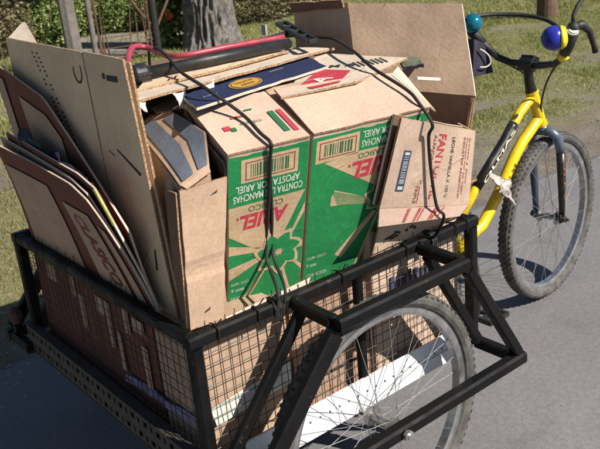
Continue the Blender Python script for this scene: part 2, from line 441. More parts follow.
GR = [(0, (.09, .14, .028)), (.45, (.19, .235, .055)), (.72, (.33, .31, .11)), (1, (.52, .43, .23))]
DR = [(0, (.10, .10, .035)), (.4, (.22, .19, .09)), (1, (.42, .34, .19))]
g = blades('grass', 360000, (-1, 13), (1.45, 6.2), .032, .006, GR, '')
stuff(tag(g, 'short patchy green and straw grass along the road verge', 'grass'))
g = blades('dry_grass', 130000, (-1, 3), (1.5, 6), .03, .004, DR, '', .1)
stuff(tag(g, 'dry yellow grass on the ground left of the cart', 'grass'))
g = blades('far_grass', 190000, (1, 17), (5.5, 17), .05, .012, GR, '', .2)
stuff(tag(g, 'taller patchy grass further back around the tree and posts', 'grass'))
# pebbles
pb = MB()
for i in range(1500):
    x = rnd.uniform(1.4, 8) if i % 3 else rnd.uniform(-.5, 2); y = 1.25 + abs(rnd.gauss(0, .6)); r = rnd.uniform(.003, .010)
    q = [V((rnd.uniform(.6, 1.2)*d[0], rnd.uniform(.6, 1.2)*d[1], rnd.uniform(.4, .8)*d[2]))*r + V((x, y, .0)) for d in ((1,0,0),(0,1,0),(-1,0,0),(0,-1,0),(0,0,1),(0,0,-1))]
    pb.add(q, [(0,1,4),(1,2,4),(2,3,4),(3,0,4),(1,0,5),(2,1,5),(3,2,5),(0,3,5)])
for i in range(900):
    x = rnd.uniform(.9, 4.5); y = rnd.uniform(-1.4, 1.25); r = rnd.uniform(.0015, .0042)
    q = [V((d[0]*rnd.uniform(.6,1.2), d[1]*rnd.uniform(.6,1.2), d[2]*.6))*r + V((x, y, .001)) for d in ((1,0,0),(0,1,0),(-1,0,0),(0,-1,0),(0,0,1),(0,0,-1))]
    pb.add(q, [(0,1,4),(1,2,4),(2,3,4),(3,0,4),(1,0,5),(2,1,5),(3,2,5),(0,3,5)])
stuff(tag(pb.build('pebbles', plain('pebble_stone', (.32, .29, .26), .9, 0, .3, 60)), 'loose grey pebbles scattered on the road edge', 'pebbles'))

# ---- leafy clumps
def leaf_cloud(n, blobs, size, flat=.6, elong=1.8):
    B = np.array([(*c, *r) for c, r in blobs], float); wgt = B[:, 3]*B[:, 4]*B[:, 5]; wgt /= wgt.sum()
    idx = rng.choice(len(B), n, p=wgt); d = rng.normal(size=(n, 3)); d /= np.linalg.norm(d, axis=1)[:, None]
    r = rng.uniform(0, 1, n)**.45
    p = B[idx, :3] + d*r[:, None]*B[idx, 3:]
    a = rng.normal(size=(n, 3)); a[:, 2] *= flat; a /= np.linalg.norm(a, axis=1)[:, None]
    nrm = rng.normal(size=(n, 3))*.7 + np.array([.1, -.4, .7]); b = np.cross(nrm, a); b /= np.linalg.norm(b, axis=1)[:, None]
    s = size*rng.uniform(.6, 1.4, n)[:, None]
    co = np.empty((n, 4, 3)); co[:, 0] = p-a*s*elong*.5; co[:, 1] = p+b*s*.5; co[:, 2] = p+a*s*elong*.5; co[:, 3] = p-b*s*.5
    co[:, :, 2] = np.maximum(co[:, :, 2], .01)
    return co
LG = [(0, (.05, .085, .02)), (.5, (.13, .18, .045)), (1, (.30, .33, .11))]
LB = [(0, (.06, .10, .02)), (.45, (.18, .25, .055)), (1, (.44, .48, .20))]
LD = [(0, (.05, .055, .025)), (.5, (.15, .135, .065)), (1, (.34, .28, .16))]
def shrub(name, base, blobs, n, size, ramp, label, stems=7, stem_mat='bark_post', elong=1.8):
    r = thing(name, base, label, 'shrub', None)
    lv = leaf_cloud(n, blobs, size, elong=elong) - np.array(base)
    tri_object('foliage', lv, rng.uniform(0, 1, n), ramp, r, 4)
    sm = MB()
    for k in range(stems):
        c, rr = blobs[k % len(blobs)]; tip = V(c)+V((rnd.uniform(-.6,.6)*rr[0], rnd.uniform(-.6,.6)*rr[1], rnd.uniform(0,.9)*rr[2]))
        b0 = V(base)+V((rnd.uniform(-.15,.15), rnd.uniform(-.15,.15), -.02)); mid = b0.lerp(tip, .5)+V((rnd.uniform(-.15,.15), rnd.uniform(-.1,.1), .08))
        sm.tube([b0, mid, tip], [.016, .011, .004], 5)
    sm.build('stem', stem_mat, r); return r
# bank of garden shrubs behind the fence
shrub('garden_shrub', (5.7, 12.6, 0), [((5.4,12.7,.35),(.9,.6,.45)),((6.3,12.2,.4),(.7,.6,.5)),((5.0,13.2,.7),(.7,.6,.6)),((5.9,13.0,1.0),(1.0,.6,.5))], 22000, .034, LB, 'bright sunlit green garden shrub behind the wire gate')
shrub('garden_shrub', (6.9, 11.6, 0), [((6.7,11.5,.35),(.6,.5,.4)),((7.2,11.3,.8),(.7,.5,.5))], 11000, .038, LG, 'dark green leafy shrub between the gate pole and the tree')
shrub('garden_shrub', (4.4, 13.2, 0), [((4.3,13.1,.5),(.8,.6,.6)),((3.8,13.6,1.0),(.8,.5,.5)),((4.7,13.7,.8),(.7,.5,.6))], 14000, .034, LD, 'brownish half dry shrub behind the concrete fence post')
shrub('garden_shrub', (3.3, 11.6, 0), [((3.2,11.5,.5),(.7,.6,.6)),((2.7,11.9,.9),(.7,.5,.5)),((3.7,11.2,.45),(.5,.45,.5))], 13000, .030, LD, 'dark tangled bush at the left edge behind the beige flap', 16)
shrub('garden_shrub', (8.2, 10.4, 0), [((7.8,10.2,.35),(.7,.4,.4)),((8.6,10.5,.5),(.8,.5,.5)),((9.4,10.8,.5),(.8,.5,.5)),((8.3,11,.8),(1.0,.4,.5))], 17000, .030, LD, 'dry grey brown brush to the right of the tree trunk', 22)
shrub('flowering_shrub', (5.35, 9.15, 0), [((5.3,9.15,.3),(.35,.22,.32)),((5.5,9.2,.65),(.35,.25,.3))], 900, .075, LB, 'green shrub with one orange red flower beside the tree', 6, elong=1.25)
shrub('weed_plant', (3.72, 9.3, 0), [((3.72,9.25,.3),(.14,.12,.28)),((3.85,9.3,.2),(.12,.1,.2))], 350, .07, LB, 'small fresh green weed at the foot of the concrete post', 3)
# deeper hedge row that closes the view
for i, (x, y) in enumerate([(2.0, 15.5), (4.2, 16.2), (6.6, 16.4), (9.0, 15.2), (11.4, 14.2)]):
    lab = ['far dark hedge bush at the left end of the back row', 'far hedge bush behind the brownish shrub', 'far hedge bush behind the bright green shrub', 'far hedge bush behind the tree trunk', 'far hedge bush at the right end of the back row'][i]
    r = shrub('hedge_bush', (x, y, 0), [((x,y,.9),(1.5,.8,1.0)),((x+.6,y+.3,1.6),(1.2,.7,.8))], 4500, .085, LG if i % 2 else LD, lab, 5)
    r['group'] = 'hedge bushes at the back'
# flower head
fl = MB(); c = V((5.22, 8.88, .47))
for k in range(5):
    a = 2*math.pi*k/5; u = V((math.cos(a)*.8, -.25, math.sin(a))).normalized()*.075; w = u.cross(V((.3,-.9,.2))).normalized()*.04
    fl.add([c, c+u*.55+w, c+u, c+u*.55-w], [(0,1,2,3)])
fl.tube([c, c+V((-.01,-.06,.01))], .008, 6)
fo = fl.build('flower', plain('orange_red_petals', (.62, .07, .02), .5), bpy.data.objects['flowering_shrub'])
# thin dead canes leaning on the fence
q = MB()
for i in range(16):
    x = rnd.uniform(2.6, 5.2); h_ = rnd.uniform(.7, 1.6); dx_ = rnd.uniform(-.35, .35); y_ = rnd.uniform(8.75, 9.6)
    q.tube(curve3([(x, y_, -.02), (x+dx_*.35, y_+.03, h_*.5), (x+dx_, y_+rnd.uniform(-.1,.1), h_)], 4), [.011-.0009*k for k in range(9)], 5)
stuff(tag(q.build('dead_canes', 'bark_post'), 'tangle of thin dead canes among the plants behind the wire gate', 'canes'))
# bleached bare branch at far left
br = MB(); br.tube([(2.72,9.6,.28),(2.83,9.6,.55),(3.02,9.62,.86),(3.06,9.62,1.25)], [.028,.024,.018,.012], 7)
br.tube([(2.72,9.6,.28),(2.6,9.55,.18),(2.3,9.5,.02)], [.028,.03,.034], 7); br.tube([(2.83,9.6,.55),(2.66,9.6,.8)], [.014,.006], 6)
tag(br.build('bare_branch', plain('bleached_branch', (.30, .26, .23), .9), None, (2.3,9.5,0)), 'bleached bare branch sticking up at the far left', 'branch')

# ---- tree
def tree(base):
    r = thing('tree', base, 'thick tree trunk with furrowed grey bark behind the load', 'tree')
    bx, by, _ = base; n, mrow = 150, 110; vs = []; fs = []
    for j in range(mrow+1):
        z = 4.4*(j/mrow)**1.6 - .05; fl_ = 1+.28*math.exp(-max(z, 0)/.22); rr = (.355-.02*z)*fl_
        for i in range(n):
            a = 2*math.pi*i/n; ca, sa = math.cos(a), math.sin(a)
            p = V((ca*3.6, sa*3.6, z*2.0)); warp = mnoise.noise(V((ca*2, sa*2, z*3)))*.5
            rid = 1-abs(mnoise.noise(V((ca*5.5+warp, sa*5.5+warp, z*2.3)))*1.7)
            rid2 = 1-abs(mnoise.noise(V((ca*11+warp, sa*11, z*6+4)))*1.6)
            R = rr*(1+.06*mnoise.noise(V((ca*1.3, sa*1.3, z*.8)))) - .075*(1-max(0, rid))*1.3 + .018*rid2
            vs.append((bx+R*ca, by+R*sa, z))
    for j in range(mrow):
        for i in range(n): fs.append((j*n+i, j*n+(i+1) % n, (j+1)*n+(i+1) % n, (j+1)*n+i))
    b = MB(); b.add(vs, fs)
    t = NT('furrowed_bark')
    c0 = t.ramp(t.noise(30, 7, .8, (1, 1, .30)), [(.38, (.10, .088, .08)), (.5, (.26, .235, .215)), (.63, (.44, .41, .385))])
    t.base(c0); t.rough(.95); t.bump(t.noise(30, 7, .8, (1, 1, .30)), 1.0, .05)
    b.build('trunk', t.m, r, smooth=True)
    lb = MB(); blobs = []
    for k in range(7):
        a = k*.9+.3; p0 = V((bx, by, 4.1+.03*k)); L = 1.7+.3*(k % 3)
        p1 = p0+V((math.cos(a)*.7, math.sin(a)*.7, .9)); p2 = p0+V((math.cos(a)*L, math.sin(a)*L, 1.9+.25*(k % 2)))
        lb.tube([p0, p1, p2], [.15, .10, .03], 8); blobs += [(p2, (.9, .9, .6)), (p1+V((0,0,1.2)), (.7, .7, .6))]
    lb.build('limb', t.m, r, smooth=True)
    cv = leaf_cloud(9000, [(tuple(c), s) for c, s in blobs], .09) - np.array(base)
    tri_object('crown', cv, rng.uniform(0, 1, 9000), LG, r, 4)
tree((5.66, 8.50, 0))

# ---- posts and wire gate
p = MB(); p.bar((3.60,8.5,-.1), (3.58,8.5,1.7), .135, .135, .12)
tag(p.build('concrete_post', 'concrete', None, (3.6,8.5,0)), 'square grey concrete fence post left of the thin pole', 'post')
p = MB(); p.bar((3.475,8.42,-.1), (3.465,8.42,1.6), .06, .06, .1)
tag(p.build('dark_stake', 'dark_steel', None, (3.475,8.42,0)), 'dark thin stake at the left side of the concrete post', 'stake')
p = MB(); p.tube([(3.86,8.5,-.1),(3.86,8.5,.6),(3.845,8.5,1.7)], .036, 10)
tag(p.build('fence_pole', 'concrete', None, (3.86,8.5,0)), 'round weathered pole beside the wire gate', 'pole')
p = MB(); p.tube([(4.77,8.5,-.1),(4.77,8.5,2.2)], .052, 10)
p2 = MB(); p2.bar((4.77,8.52,.33),(4.45,8.55,.85), .03); p3 = MB(); p3.bar((4.77,8.52,.33),(5.2,8.6,.9), .03)
r = thing('gate_pole', (4.77,8.5,0), 'dark upright gate pole with two slanting struts in front of the shrubs', 'pole')
p.build('pole', 'rubber', r); p2.build('strut', 'rust', r); p3.build('strut', 'rust', r)
r = thing('wire_gate', (4.3,8.5,0), 'low rusty wire gate between the thin pole and the dark pole', 'gate')
for x in (3.935, 4.68): q = MB(); q.tube([(x,8.5,.04),(x,8.5,1.3)], .014, 6); q.build('upright', 'rust', r)
for z in (.08, .22, .36, 1.25): q = MB(); q.tube([(3.935,8.5,z),(4.3,8.5,z-.01),(4.68,8.5,z)], .007 if z < 1.2 else .014, 6); q.build('rail_wire', 'rust', r)
p = MB(); pts = [(9.35,5.52,-.1),(9.35,5.52,.5),(9.33,5.5,1.2),(9.33,5.5,1.25)]; p.tube(pts, [.145,.14,.135,.12], 18)
tag(p.build('wooden_bollard', 'bark_post', None, (9.35,5.52,0)), 'short round wooden post in the grass behind the handlebar', 'post')
# pale garden path behind the gate
q = MB(); q.add([(3.2,9.0,.0),(4.9,8.75,.0),(6.9,10.6,.0),(6.1,12.0,.0),(4.6,12.2,.0)], [(0,1,2,3,4)])
struct(q.build('path', plain('pale_path_earth', (.24, .205, .185), .95, 0, .3, 4, bump=.4, bscale=25)))
bpy.data.objects['path'].location.z = .018

# ================================================================== CARGO TRICYCLE
T = thing('cargo_tricycle', (.44,.47,0), 'black cargo tricycle with wire basket, yellow bicycle front and spoked wheels', 'tricycle')
L, Wd, H, HB = .88, .948, .688, .352
def bar(name, p, q, w, h=None, mat='black', parent=T):
    b = MB(); b.bar(p, q, w, h); return b.build(name, mat, parent)
e = .016
for y in (0, Wd): bar('top_rail', (-e,y,H), (L+e,y,H), .029); bar('bottom_rail', (e+.002,y,HB), (L-e-.002,y,HB), .026)
for x in (0, L): bar('top_rail', (x,e+.002,H-.001), (x,Wd-e-.002,H-.001), .028); bar('bottom_rail', (x,e+.002,HB), (x,Wd-e-.002,HB), .030)
for x in (0, L):
    for y in (0, Wd): bar('corner_post', (x,y,.325), (x,y,H-.015), .030)
bar('middle_post', (.46,.0,HB+.016), (.46,.0,H-.015), .022)
# wire mesh panels, slightly irregular
def mesh_panel(p0, ex, ez, nx, nzz, seed):
    b = MB(); R = random.Random(seed); r = .0011; p0, ex, ez = V(p0), V(ex), V(ez); nrm = ex.cross(ez).normalized()
    for i in range(1, nx):
        u = i/nx; x = R.uniform(-.003,.003); top = 1+(.012+R.uniform(0,.08))
        b.tube([p0+ex*u+nrm*(.002*R.uniform(-1,1)), p0+ex*(u+x)+ez*.5+nrm*(.004*R.uniform(-1,1)), p0+ex*u+ez*top], r, 4)
    for j in range(1, nzz):
        w = j/nzz; b.tube([p0+ez*w+nrm*.003, p0+ex*.3+ez*(w+R.uniform(-.006,.006))+nrm*(.003+.004*R.uniform(-1,1)), p0+ex*.7+ez*(w+R.uniform(-.006,.006))+nrm*.004, p0+ex+ez*w+nrm*.003], r, 4)
    return b
for k, (p0, ex, nx) in enumerate([((.012,.008,.36),(.856,0,0),34), ((.008,.012,.36),(0,.924,0),36), ((.012,Wd-.008,.36),(.856,0,0),34), ((L-.008,.012,.36),(0,.924,0),36)]):
    stuff(mesh_panel(p0, ex, (0,0,.335), nx, 13, k).build('wire_mesh', 'wire', T))
b = MB(); b.box((.44,.474,.333), (.84,.91,.006)); b.build('floor_panel', 'dark_steel', T)
# white sheet-metal side strip with seam and screws
b = MB(); b.hexa([(.085,-.024,.326),(.80,-.024,.326),(.80,-.019,.326),(.085,-.019,.326),(.085,-.024,.362),(.80,-.024,.362),(.80,-.019,.362),(.085,-.019,.362)])
b.hexa([(.085,-.0215,.3635),(.80,-.0215,.3635),(.80,-.0165,.3635),(.085,-.0165,.3635),(.085,-.013,.404),(.80,-.013,.404),(.80,-.008,.404),(.085,-.008,.404)])
sp = b.build('side_panel', 'white_metal', T)
for i in range(22):
    x = .11+i*.031; s = MB(); s.tube([(x,-.0228,.372),(x,-.019,.3722)], .0022, 8); s.build('screw', 'dark_steel', sp)
# perforated rear beam
b = MB(); rows, cols, y0, y1, z0, z1 = 2, 32, -.015, .975, .326, .404; X = -.026
ys = [y0]; 
pw = (y1-y0)/cols; ph = (z1-z0)/rows
for j in range(rows):
    for i in range(cols):
        cy, cz = y0+pw*(i+.5), z0+ph*(j+.5); hw, hh = pw*.30*(1 if (i+j) % 2 else .55), ph*.2
        o4 = [(y0+pw*i, z0+ph*j), (y0+pw*(i+1), z0+ph*j), (y0+pw*(i+1), z0+ph*(j+1)), (y0+pw*i, z0+ph*(j+1))]
        i4 = [(cy-hw,cz-hh),(cy+hw,cz-hh),(cy+hw,cz+hh),(cy-hw,cz+hh)]
        vs = [(X,a,c) for a, c in o4+i4] + [(X+.004,a,c) for a, c in i4]
        b.add(vs, [(0,1,5,4),(1,2,6,5),(2,3,7,6),(3,0,4,7)] + [(4+k,4+(k+1) % 4,8+(k+1) % 4,8+k) for k in range(4)])
b.box((X+.012,(y0+y1)/2,z0-.002), (.028,y1-y0,.003)); b.box((X+.012,(y0+y1)/2,z1+.002), (.028,y1-y0,.003))
b.build('rear_beam', 'channel', T)
# wheel carriers both sides
xw, xd, xd2, xf0, xf1, zl, ow = .424, .258, .665, -.033, .881, .332, .156
for sgn, yb in ((-1, 0), (1, Wd)):
    yo = yb+sgn*ow; yi = yb+sgn*.036
    bar('outrigger_rail', (xd-.005,yo,H-.009), (xd2+.005,yo,H-.009), .031)
    bar('lower_rail', (xf0-.018,yo,zl), (xf1+.015,yo,zl), .035)
    bar('cross_bar', (xd,yb+sgn*.018,H-.004), (xd,yo-sgn*.016,H-.008), .029); bar('cross_bar', (xd2,yb+sgn*.018,H-.004), (xd2,yo-sgn*.016,H-.008), .029)
    bar('cross_bar', (xf0,yb+sgn*.002,zl), (xf0,yo-sgn*.018,zl), .031); bar('cross_bar', (xf1,yb+sgn*.019,zl), (xf1,yo-sgn*.018,zl), .031)
    bar('diagonal_brace', (xd-.012,yo,H-.028), (xf0+.006,yo,zl+.022), .026, .040); bar('diagonal_brace', (xd2+.012,yo,H-.028), (xf1-.006,yo,zl+.022), .026, .030)
    bar('diagonal_brace', (xd-.004,yi,H-.02), (xf0+.02,yi,zl+.02), .022, .028); bar('diagonal_brace', (xd2+.004,yi,H-.02), (xf1-.02,yi,zl+.02), .022, .028)
    b = MB(); b.tube([(xw,yb+sgn*.02,zl),(xw,yo+sgn*.035,zl)], .007, 10); b.tube([(xw,yo+sgn*.0215,zl),(xw,yo+sgn*.031,zl)], .014, 6); b.build('axle', 'steel', T)
b = MB(); b.sphere((-.03,1.05,.41), .026, 14, 10, sc_=(.75,1,1.15)); b.tube([(-.03,1.07,.36),(-.03,1.06,.39)], .008, 6)
b.build('reflector', 'reflector', T, smooth=True)
bar('reflector_bracket', (-.033,Wd+ow-.05,zl+.02), (-.031,Wd+ow-.052,.375), .016)
rw = random.Random(5)
for (x, y, z) in ((xd,-ow+.016,H+.005),(xd2,-ow+.016,H+.005),(xd,-.016,H+.009),(xd2,-.016,H+.009),(xf1-.02,-ow+.018,zl+.015),(xf1,-.018,zl+.013),(0,.016,H+.012),(.016,0,H+.012),(L-.016,0,H+.012),(xd-.012,-ow,H-.032),(xd2+.012,-ow,H-.032)):
    b = MB(); b.sphere((x,y,z), .0095, 9, 6, sc_=(rw.uniform(.8,1.5),rw.uniform(.8,1.5),.55)); b.build('weld_bead', 'black', T)
# ---- wheels
def ring(rs, prof_n, seg, closed=True):   # rs: list of (radius, y) closed profile
    b = MB(); n = len(rs); vs = []
    for i in range(seg):
        a = 2*math.pi*i/seg
        for r_, y_ in rs: vs.append((r_*math.cos(a), y_, r_*math.sin(a)))
    fs = [(i*n+k, i*n+(k+1) % n, ((i+1) % seg)*n+(k+1) % n, ((i+1) % seg)*n+k) for i in range(seg) for k in range(n)]
    b.add(vs, fs); return b
rimb = ring([(.272,-.012),(.272,.012),(.279,.014),(.292,.014),(.292,.011),(.284,.010),(.284,-.010),(.292,-.011),(.292,-.014),(.279,-.014)], 0, 96)
tyb = ring([(.290,-.013),(.294,-.020),(.303,-.0255),(.314,-.0265),(.322,-.022),(.327,-.013),(.3285,0),(.327,.013),(.322,.022),(.314,.0265),(.303,.0255),(.294,.020),(.290,.013)], 0, 96)
for k in range(92):
    a = 2*math.pi*k/92
    for (yy, dr, ww, ll, tilt) in ((-.021,.3225,.010,.013,.5), (.021,.3225,.010,.013,-.5), (0,.329,.014,.010,0), (-.011,.3275,.007,.012,.2), (.011,.3275,.007,.012,-.2)):
        aa = a + (math.pi/78 if abs(yy) < .015 and yy else 0)
        R = Matrix.Rotation(-aa, 3, 'Y') @ Matrix.Rotation(tilt, 3, 'Z').to_3x3()
        R = Matrix.Rotation(-aa, 3, 'Y')
        Rt = R @ Matrix.Rotation(tilt*.9 if yy else 0, 3, 'Z')
        tyb.box(R @ V((dr-.0022, yy, 0)), (.0050, ww*.8, ll*.7), R, 1)
hubb = MB(); prof = [(.010,-.052),(.010,-.040),(.026,-.0365),(.026,-.0335),(.013,-.031),(.0115,0),(.013,.031),(.026,.0335),(.026,.0365),(.010,.040),(.010,.052)]
hubb.add([(r_*math.cos(2*math.pi*i/16), y_, r_*math.sin(2*math.pi*i/16)) for i in range(16) for r_, y_ in prof], [(i*11+k, i*11+k+1, ((i+1) % 16)*11+k+1, ((i+1) % 16)*11+k) for i in range(16) for k in range(10)])
hubb.tube([(0,-.075,0),(0,.075,0)], .005, 8)
def local_mesh(b, name, mats, smooth):
    BASE['_'] = V((0,0,0)); o = b.build(name, mats, None, (0,0,0), smooth); me = o.data; bpy.data.objects.remove(o); return me
rim_me = local_mesh(rimb, 'wheel', 'steel', False); ty_me = local_mesh(tyb, 'tyre', ['tyre', 'tread'], False); hub_me = local_mesh(hubb, 'hub', plain('greasy_hub_steel', (.34, .33, .32), .40, .85, .2, 60, grime=.12), False)
spb = MB(); spb.tube([(0,0,0),(0,0,1)], .0010, 5, cap=False); sp_me = local_mesh(spb, 'spoke', plain('dull_spoke_steel', (.30, .30, .30), .55, .7, .3, 60), True)
def wheel(center, psi, parent=T):
    w = bpy.data.objects.new('wheel', rim_me); col.objects.link(w); w.parent = parent
    w.location = V(center)-BASE[parent.name]; w.rotation_euler = (0, rnd.uniform(0, .3), psi)
    for nm, me_ in (('tyre', ty_me), ('hub', hub_me)):
        o = bpy.data.objects.new(nm, me_); col.objects.link(o); o.parent = w
    N = 32
    for k in range(N):
        a = 2*math.pi*k/N; sgn = 1 if k % 2 else -1; lead = (.95 if (k//2) % 2 else -.95)
        p0 = V((.0235*math.cos(a+lead), sgn*.035, .0235*math.sin(a+lead))); p1 = V((.274*math.cos(a), sgn*.003, .274*math.sin(a)))
        o = bpy.data.objects.new('spoke', sp_me); col.objects.link(o); o.parent = w
        d = p1-p0; o.location = p0; o.rotation_euler = d.to_track_quat('Z', 'Y').to_euler(); o.scale = (1, 1, d.length)
    return w
wheel((xw,-.0964,.331), 0); wheel((xw,Wd+.0964,.331), 0)
FW = V((1.843,.403,.331)); PSI = .089
wheel(FW, PSI)
# ---- bicycle front
fd = V((math.cos(PSI), math.sin(PSI), 0)); fn = V((math.sin(PSI), -math.cos(PSI), 0)); up = V((0,0,1))
def fk(f, n, z): return FW + fd*f + fn*n + up*(z-.331)
ht0 = V((1.775,.40,.715)); ht1 = V((1.716,.40,.845)); ax = (ht1-ht0).normalized()
b = MB(); b.tube([ht0, ht1], .021, 14); b.tube([ht0-ax*.006, ht0+ax*.006], .024, 14); b.tube([ht1-ax*.006, ht1+ax*.004], .024, 14); b.build('head_tube', 'yellow', T, smooth=False)
b = MB(); b.tube([(1.725,.4,.822),(1.69,.4,.808),(1.648,.4,.783),(1.60,.4,.738),(1.563,.4,.700),(1.478,.4,.630),(1.395,.4,.560),(1.30,.4,.47)], .0175, 14); tt = b.build('top_tube', 'yellow', T, smooth=True)
b = MB(); b.tube([(1.612,.4,.7494),(1.60,.4,.738),(1.563,.4,.700),(1.478,.4,.630),(1.40,.4,.5645)], .0183, 14); b.build('decal', 'decal_black', tt, smooth=True)
pl = V((1.603,.4,.741)); qd = (V((1.41,.4,.573))-pl); sd2 = V((0,-1,0)).cross(qd.normalized()).normalized()
b = MB(); nrm = (V((0,-1,0))*.8 + sd2*-.2).normalized()
lettering(b, 'OLMAS', V((1.427,.3808,.575)), (V((1.60,.3808,.727))-V((1.427,.3808,.575))), V((-.0105,0,.0120)), .02); b.build('lettering', 'cream', tt)
b = MB(); b.tube([(1.775,.4,.735),(1.745,.4,.727),(1.715,.4,.705),(1.665,.4,.672),(1.621,.4,.631),(1.575,.4,.575),(1.534,.4,.522),(1.48,.4,.465),(1.432,.4,.419),(1.375,.4,.40),(1.31,.4,.36)], .0205, 14); dt = b.build('down_tube', 'yellow', T, smooth=True)
b = MB(); lettering(b, 'ALM', V((1.545,.3785,.530)), V((.060,0,.073)), V((-.010,0,.0085)), .01); b.build('lettering', 'orange', dt)
b = MB(); b.tube([(1.31,.36,.335),(1.31,.44,.335)], .027, 14); b.build('bottom_bracket', 'decal_black', T)
b = MB(); b.tube([(1.305,.4,.345),(1.19,.4,.78)], .018, 12); b.build('seat_tube', 'yellow', T, smooth=True)
b = MB(); b.tube([(1.19,.4,.77),(1.165,.4,.875)], .013, 10); b.build('seat_post', 'steel', T, smooth=True)
b = MB(); b.sphere((1.17,.4,.865), .1, 18, 10, sc_=(1.25,.75,.28)); b.sphere((1.27,.4,.865), .06, 14, 8, sc_=(1.5,.55,.35)); b.build('saddle', 'rubber', T, smooth=True)
for y in (.33, .47): bar('frame_stay', (1.30,y*.4+.24,.335), (L+.016,y,HB), .022)
b = MB(); b.tube([(1.31,.335,.335),(1.32,.318,.245),(1.30,.305,.165)], .009, 8); b.build('crank', 'dark_steel', T)
b = MB()
for dx in (-.045, .045): b.box((1.295+dx,.262,.160), (.012,.085,.018))
for dy in (-.04, 0, .04): b.box((1.295,.262+dy,.160), (.10,.010,.016))
b.tube([(1.295,.305,.160),(1.295,.22,.160)], .007, 8); b.build('pedal', 'rubber', T)
b = MB(); b.tube([(1.31,.465,.335),(1.31,.48,.425),(1.32,.495,.505)], .009, 8); b.build('crank', 'dark_steel', T)
b = MB(); b.box((1.32,.54,.508), (.09,.08,.02)); b.build('pedal', 'rubber', T)
# fork
b = MB(); b.tube([ht0-ax*.012, ht0-ax*.03], .02, 12)
for s in (-1, 1):
    cr = ht0-ax*.03
    b.tube([cr, cr+fn*s*.03-ax*.004, cr+fn*s*.052-ax*.03+fd*.004, fk(-.028,s*.058,.60)], [.019,.019,.018,.016], 12)
b.build('fork', plain('blue_grey_fork', (.13, .16, .22), .22, .3), T, smooth=True)
for s in (-1, 1):
    b = MB(); b.tube([fk(-.029,s*.058,.602), fk(-.016,s*.058,.50), fk(-.004,s*.056,.40), fk(0,s*.055,.345)], [.0165,.0155,.0125,.011], 12); b.box(fk(0,s*.055,.333), (.03,.007,.035), Matrix.Rotation(PSI,3,'Z'))
    lg = b.build('fork_leg', 'fork_paint' if s < 0 else 'decal_black', T, smooth=True)
    if s > 0:
        b = MB(); lettering(b, 'ATIE', fk(-.008,s*.058+.0168,.40), fk(-.029,s*.058+.0168,.57)-fk(-.008,s*.058+.0168,.40), fd*-.009, .0); b.build('lettering', 'orange', lg)
b = MB(); b.tube([fk(-.005,-.075,.331), fk(0,.085,.331)], .006, 8); b.tube([fk(0,.058,.331), fk(0,.072,.331)], .013, 6); b.tube([fk(0,-.058,.331), fk(0,-.072,.331)], .013, 6); b.build('axle_nut', 'dark_steel', T)
# stem & handlebar
cl = V((1.690,.40,.945))
b = MB(); b.tube([ht1, ht1+ax*.03, cl-V((-.006,0,.04)), cl], [.022,.018,.0165,.020], 12); b.tube([cl+V((0,.026,0)), cl-V((0,.026,0))], .025, 14); b.box(cl+V((.012,0,.012)), (.04,.05,.03), Matrix.Rotation(.4,3,'Y')); b.build('stem', 'decal_black', T)
hb = [(1.645,.615,1.065),(1.652,.600,1.045),(1.668,.56,1.00),(1.678,.52,.965),(1.686,.47,.948),(1.690,.40,.945),(1.688,.34,.946),(1.672,.28,.957),(1.650,.235,.985),(1.628,.20,1.03),(1.612,.178,1.068)]
b = MB(); b.tube(hb, .0125, 12); hbo = b.build('handlebar', 'decal_black', T, smooth=True)
b = MB(); b.tube([(1.640,.221,1.005),(1.628,.20,1.03),(1.607,.172,1.078)], .019, 12); b.build('grip', 'rubber', hbo, smooth=True)
b = MB(); b.tube([(1.607,.1722,1.078),(1.6045,.169,1.0825)], .019, 14); b.tube([(1.6045,.169,1.0825),(1.6035,.1677,1.0845)], .0135, 14, 1); b.build('grip_end', ['grey_plastic', 'white_print'], hbo)
b = MB(); b.tube([(1.664,.57,1.012),(1.648,.605,1.05),(1.640,.622,1.075)], .018, 12); b.build('grip', 'rubber', hbo, smooth=True)
b = MB(); b.tube([(1.612,.178,1.088),(1.645,.165,1.095),(1.675,.155,1.07),(1.692,.148,1.025),(1.700,.146,1.00)], [.016,.015,.011,.009,.010], 10); b.sphere((1.618,.178,1.088), .021, 12, 8); b.build('brake_lever', 'rubber', hbo, smooth=True)
b = MB(); b.tube([(1.618,.18,1.098),(1.622,.182,1.125),(1.645,.182,1.155),(1.70,.175,1.195),(1.76,.165,1.235)], .0065, 8); b.sphere((1.80,.16,1.27), .055, 18, 12, sc_=(.25,1,.7)); b.build('mirror', 'rubber', hbo, smooth=True)
# horn and bell
hc = V((1.577,.222,1.060)); b = MB(); b.sphere(hc, .040, 22, 16, sc_=(1,1,1)); b.build('horn_bulb', 'horn_blue', T, smooth=True)
b = MB(); hd = V((.62,-.72,.05)).normalized(); b.tube([hc+hd*.019, hc+hd*.027, hc+hd*.037, hc+hd*.045], [.0385,.0375,.031,.014], 20); b.tube([(1.650,.238,.985),(1.644,.222,.998)], .019, 12); b.build('horn_collar', 'horn_yellow', T, smooth=True)
b = MB(); b.sphere((1.640,.60,1.088), .035, 20, 14); b.build('bell', 'teal', T, smooth=True)
b = MB(); b.tube(curve3([(1.25,.62,1.02),(1.50,.64,1.093),(1.66,.60,1.110),(1.76,.52,1.105),(1.80,.42,1.088),(1.78,.33,1.055),(1.70,.262,1.03)], 8), .0075, 8); b.build('cable', 'rubber', T, smooth=True)
b = MB(); b.tube(curve3([(1.628,.203,1.02),(1.66,.27,.95),(1.70,.33,.88),(1.735,.372,.80),(1.76,.385,.75)], 8), .0035, 6); b.build('cable', 'rubber', T, smooth=True)
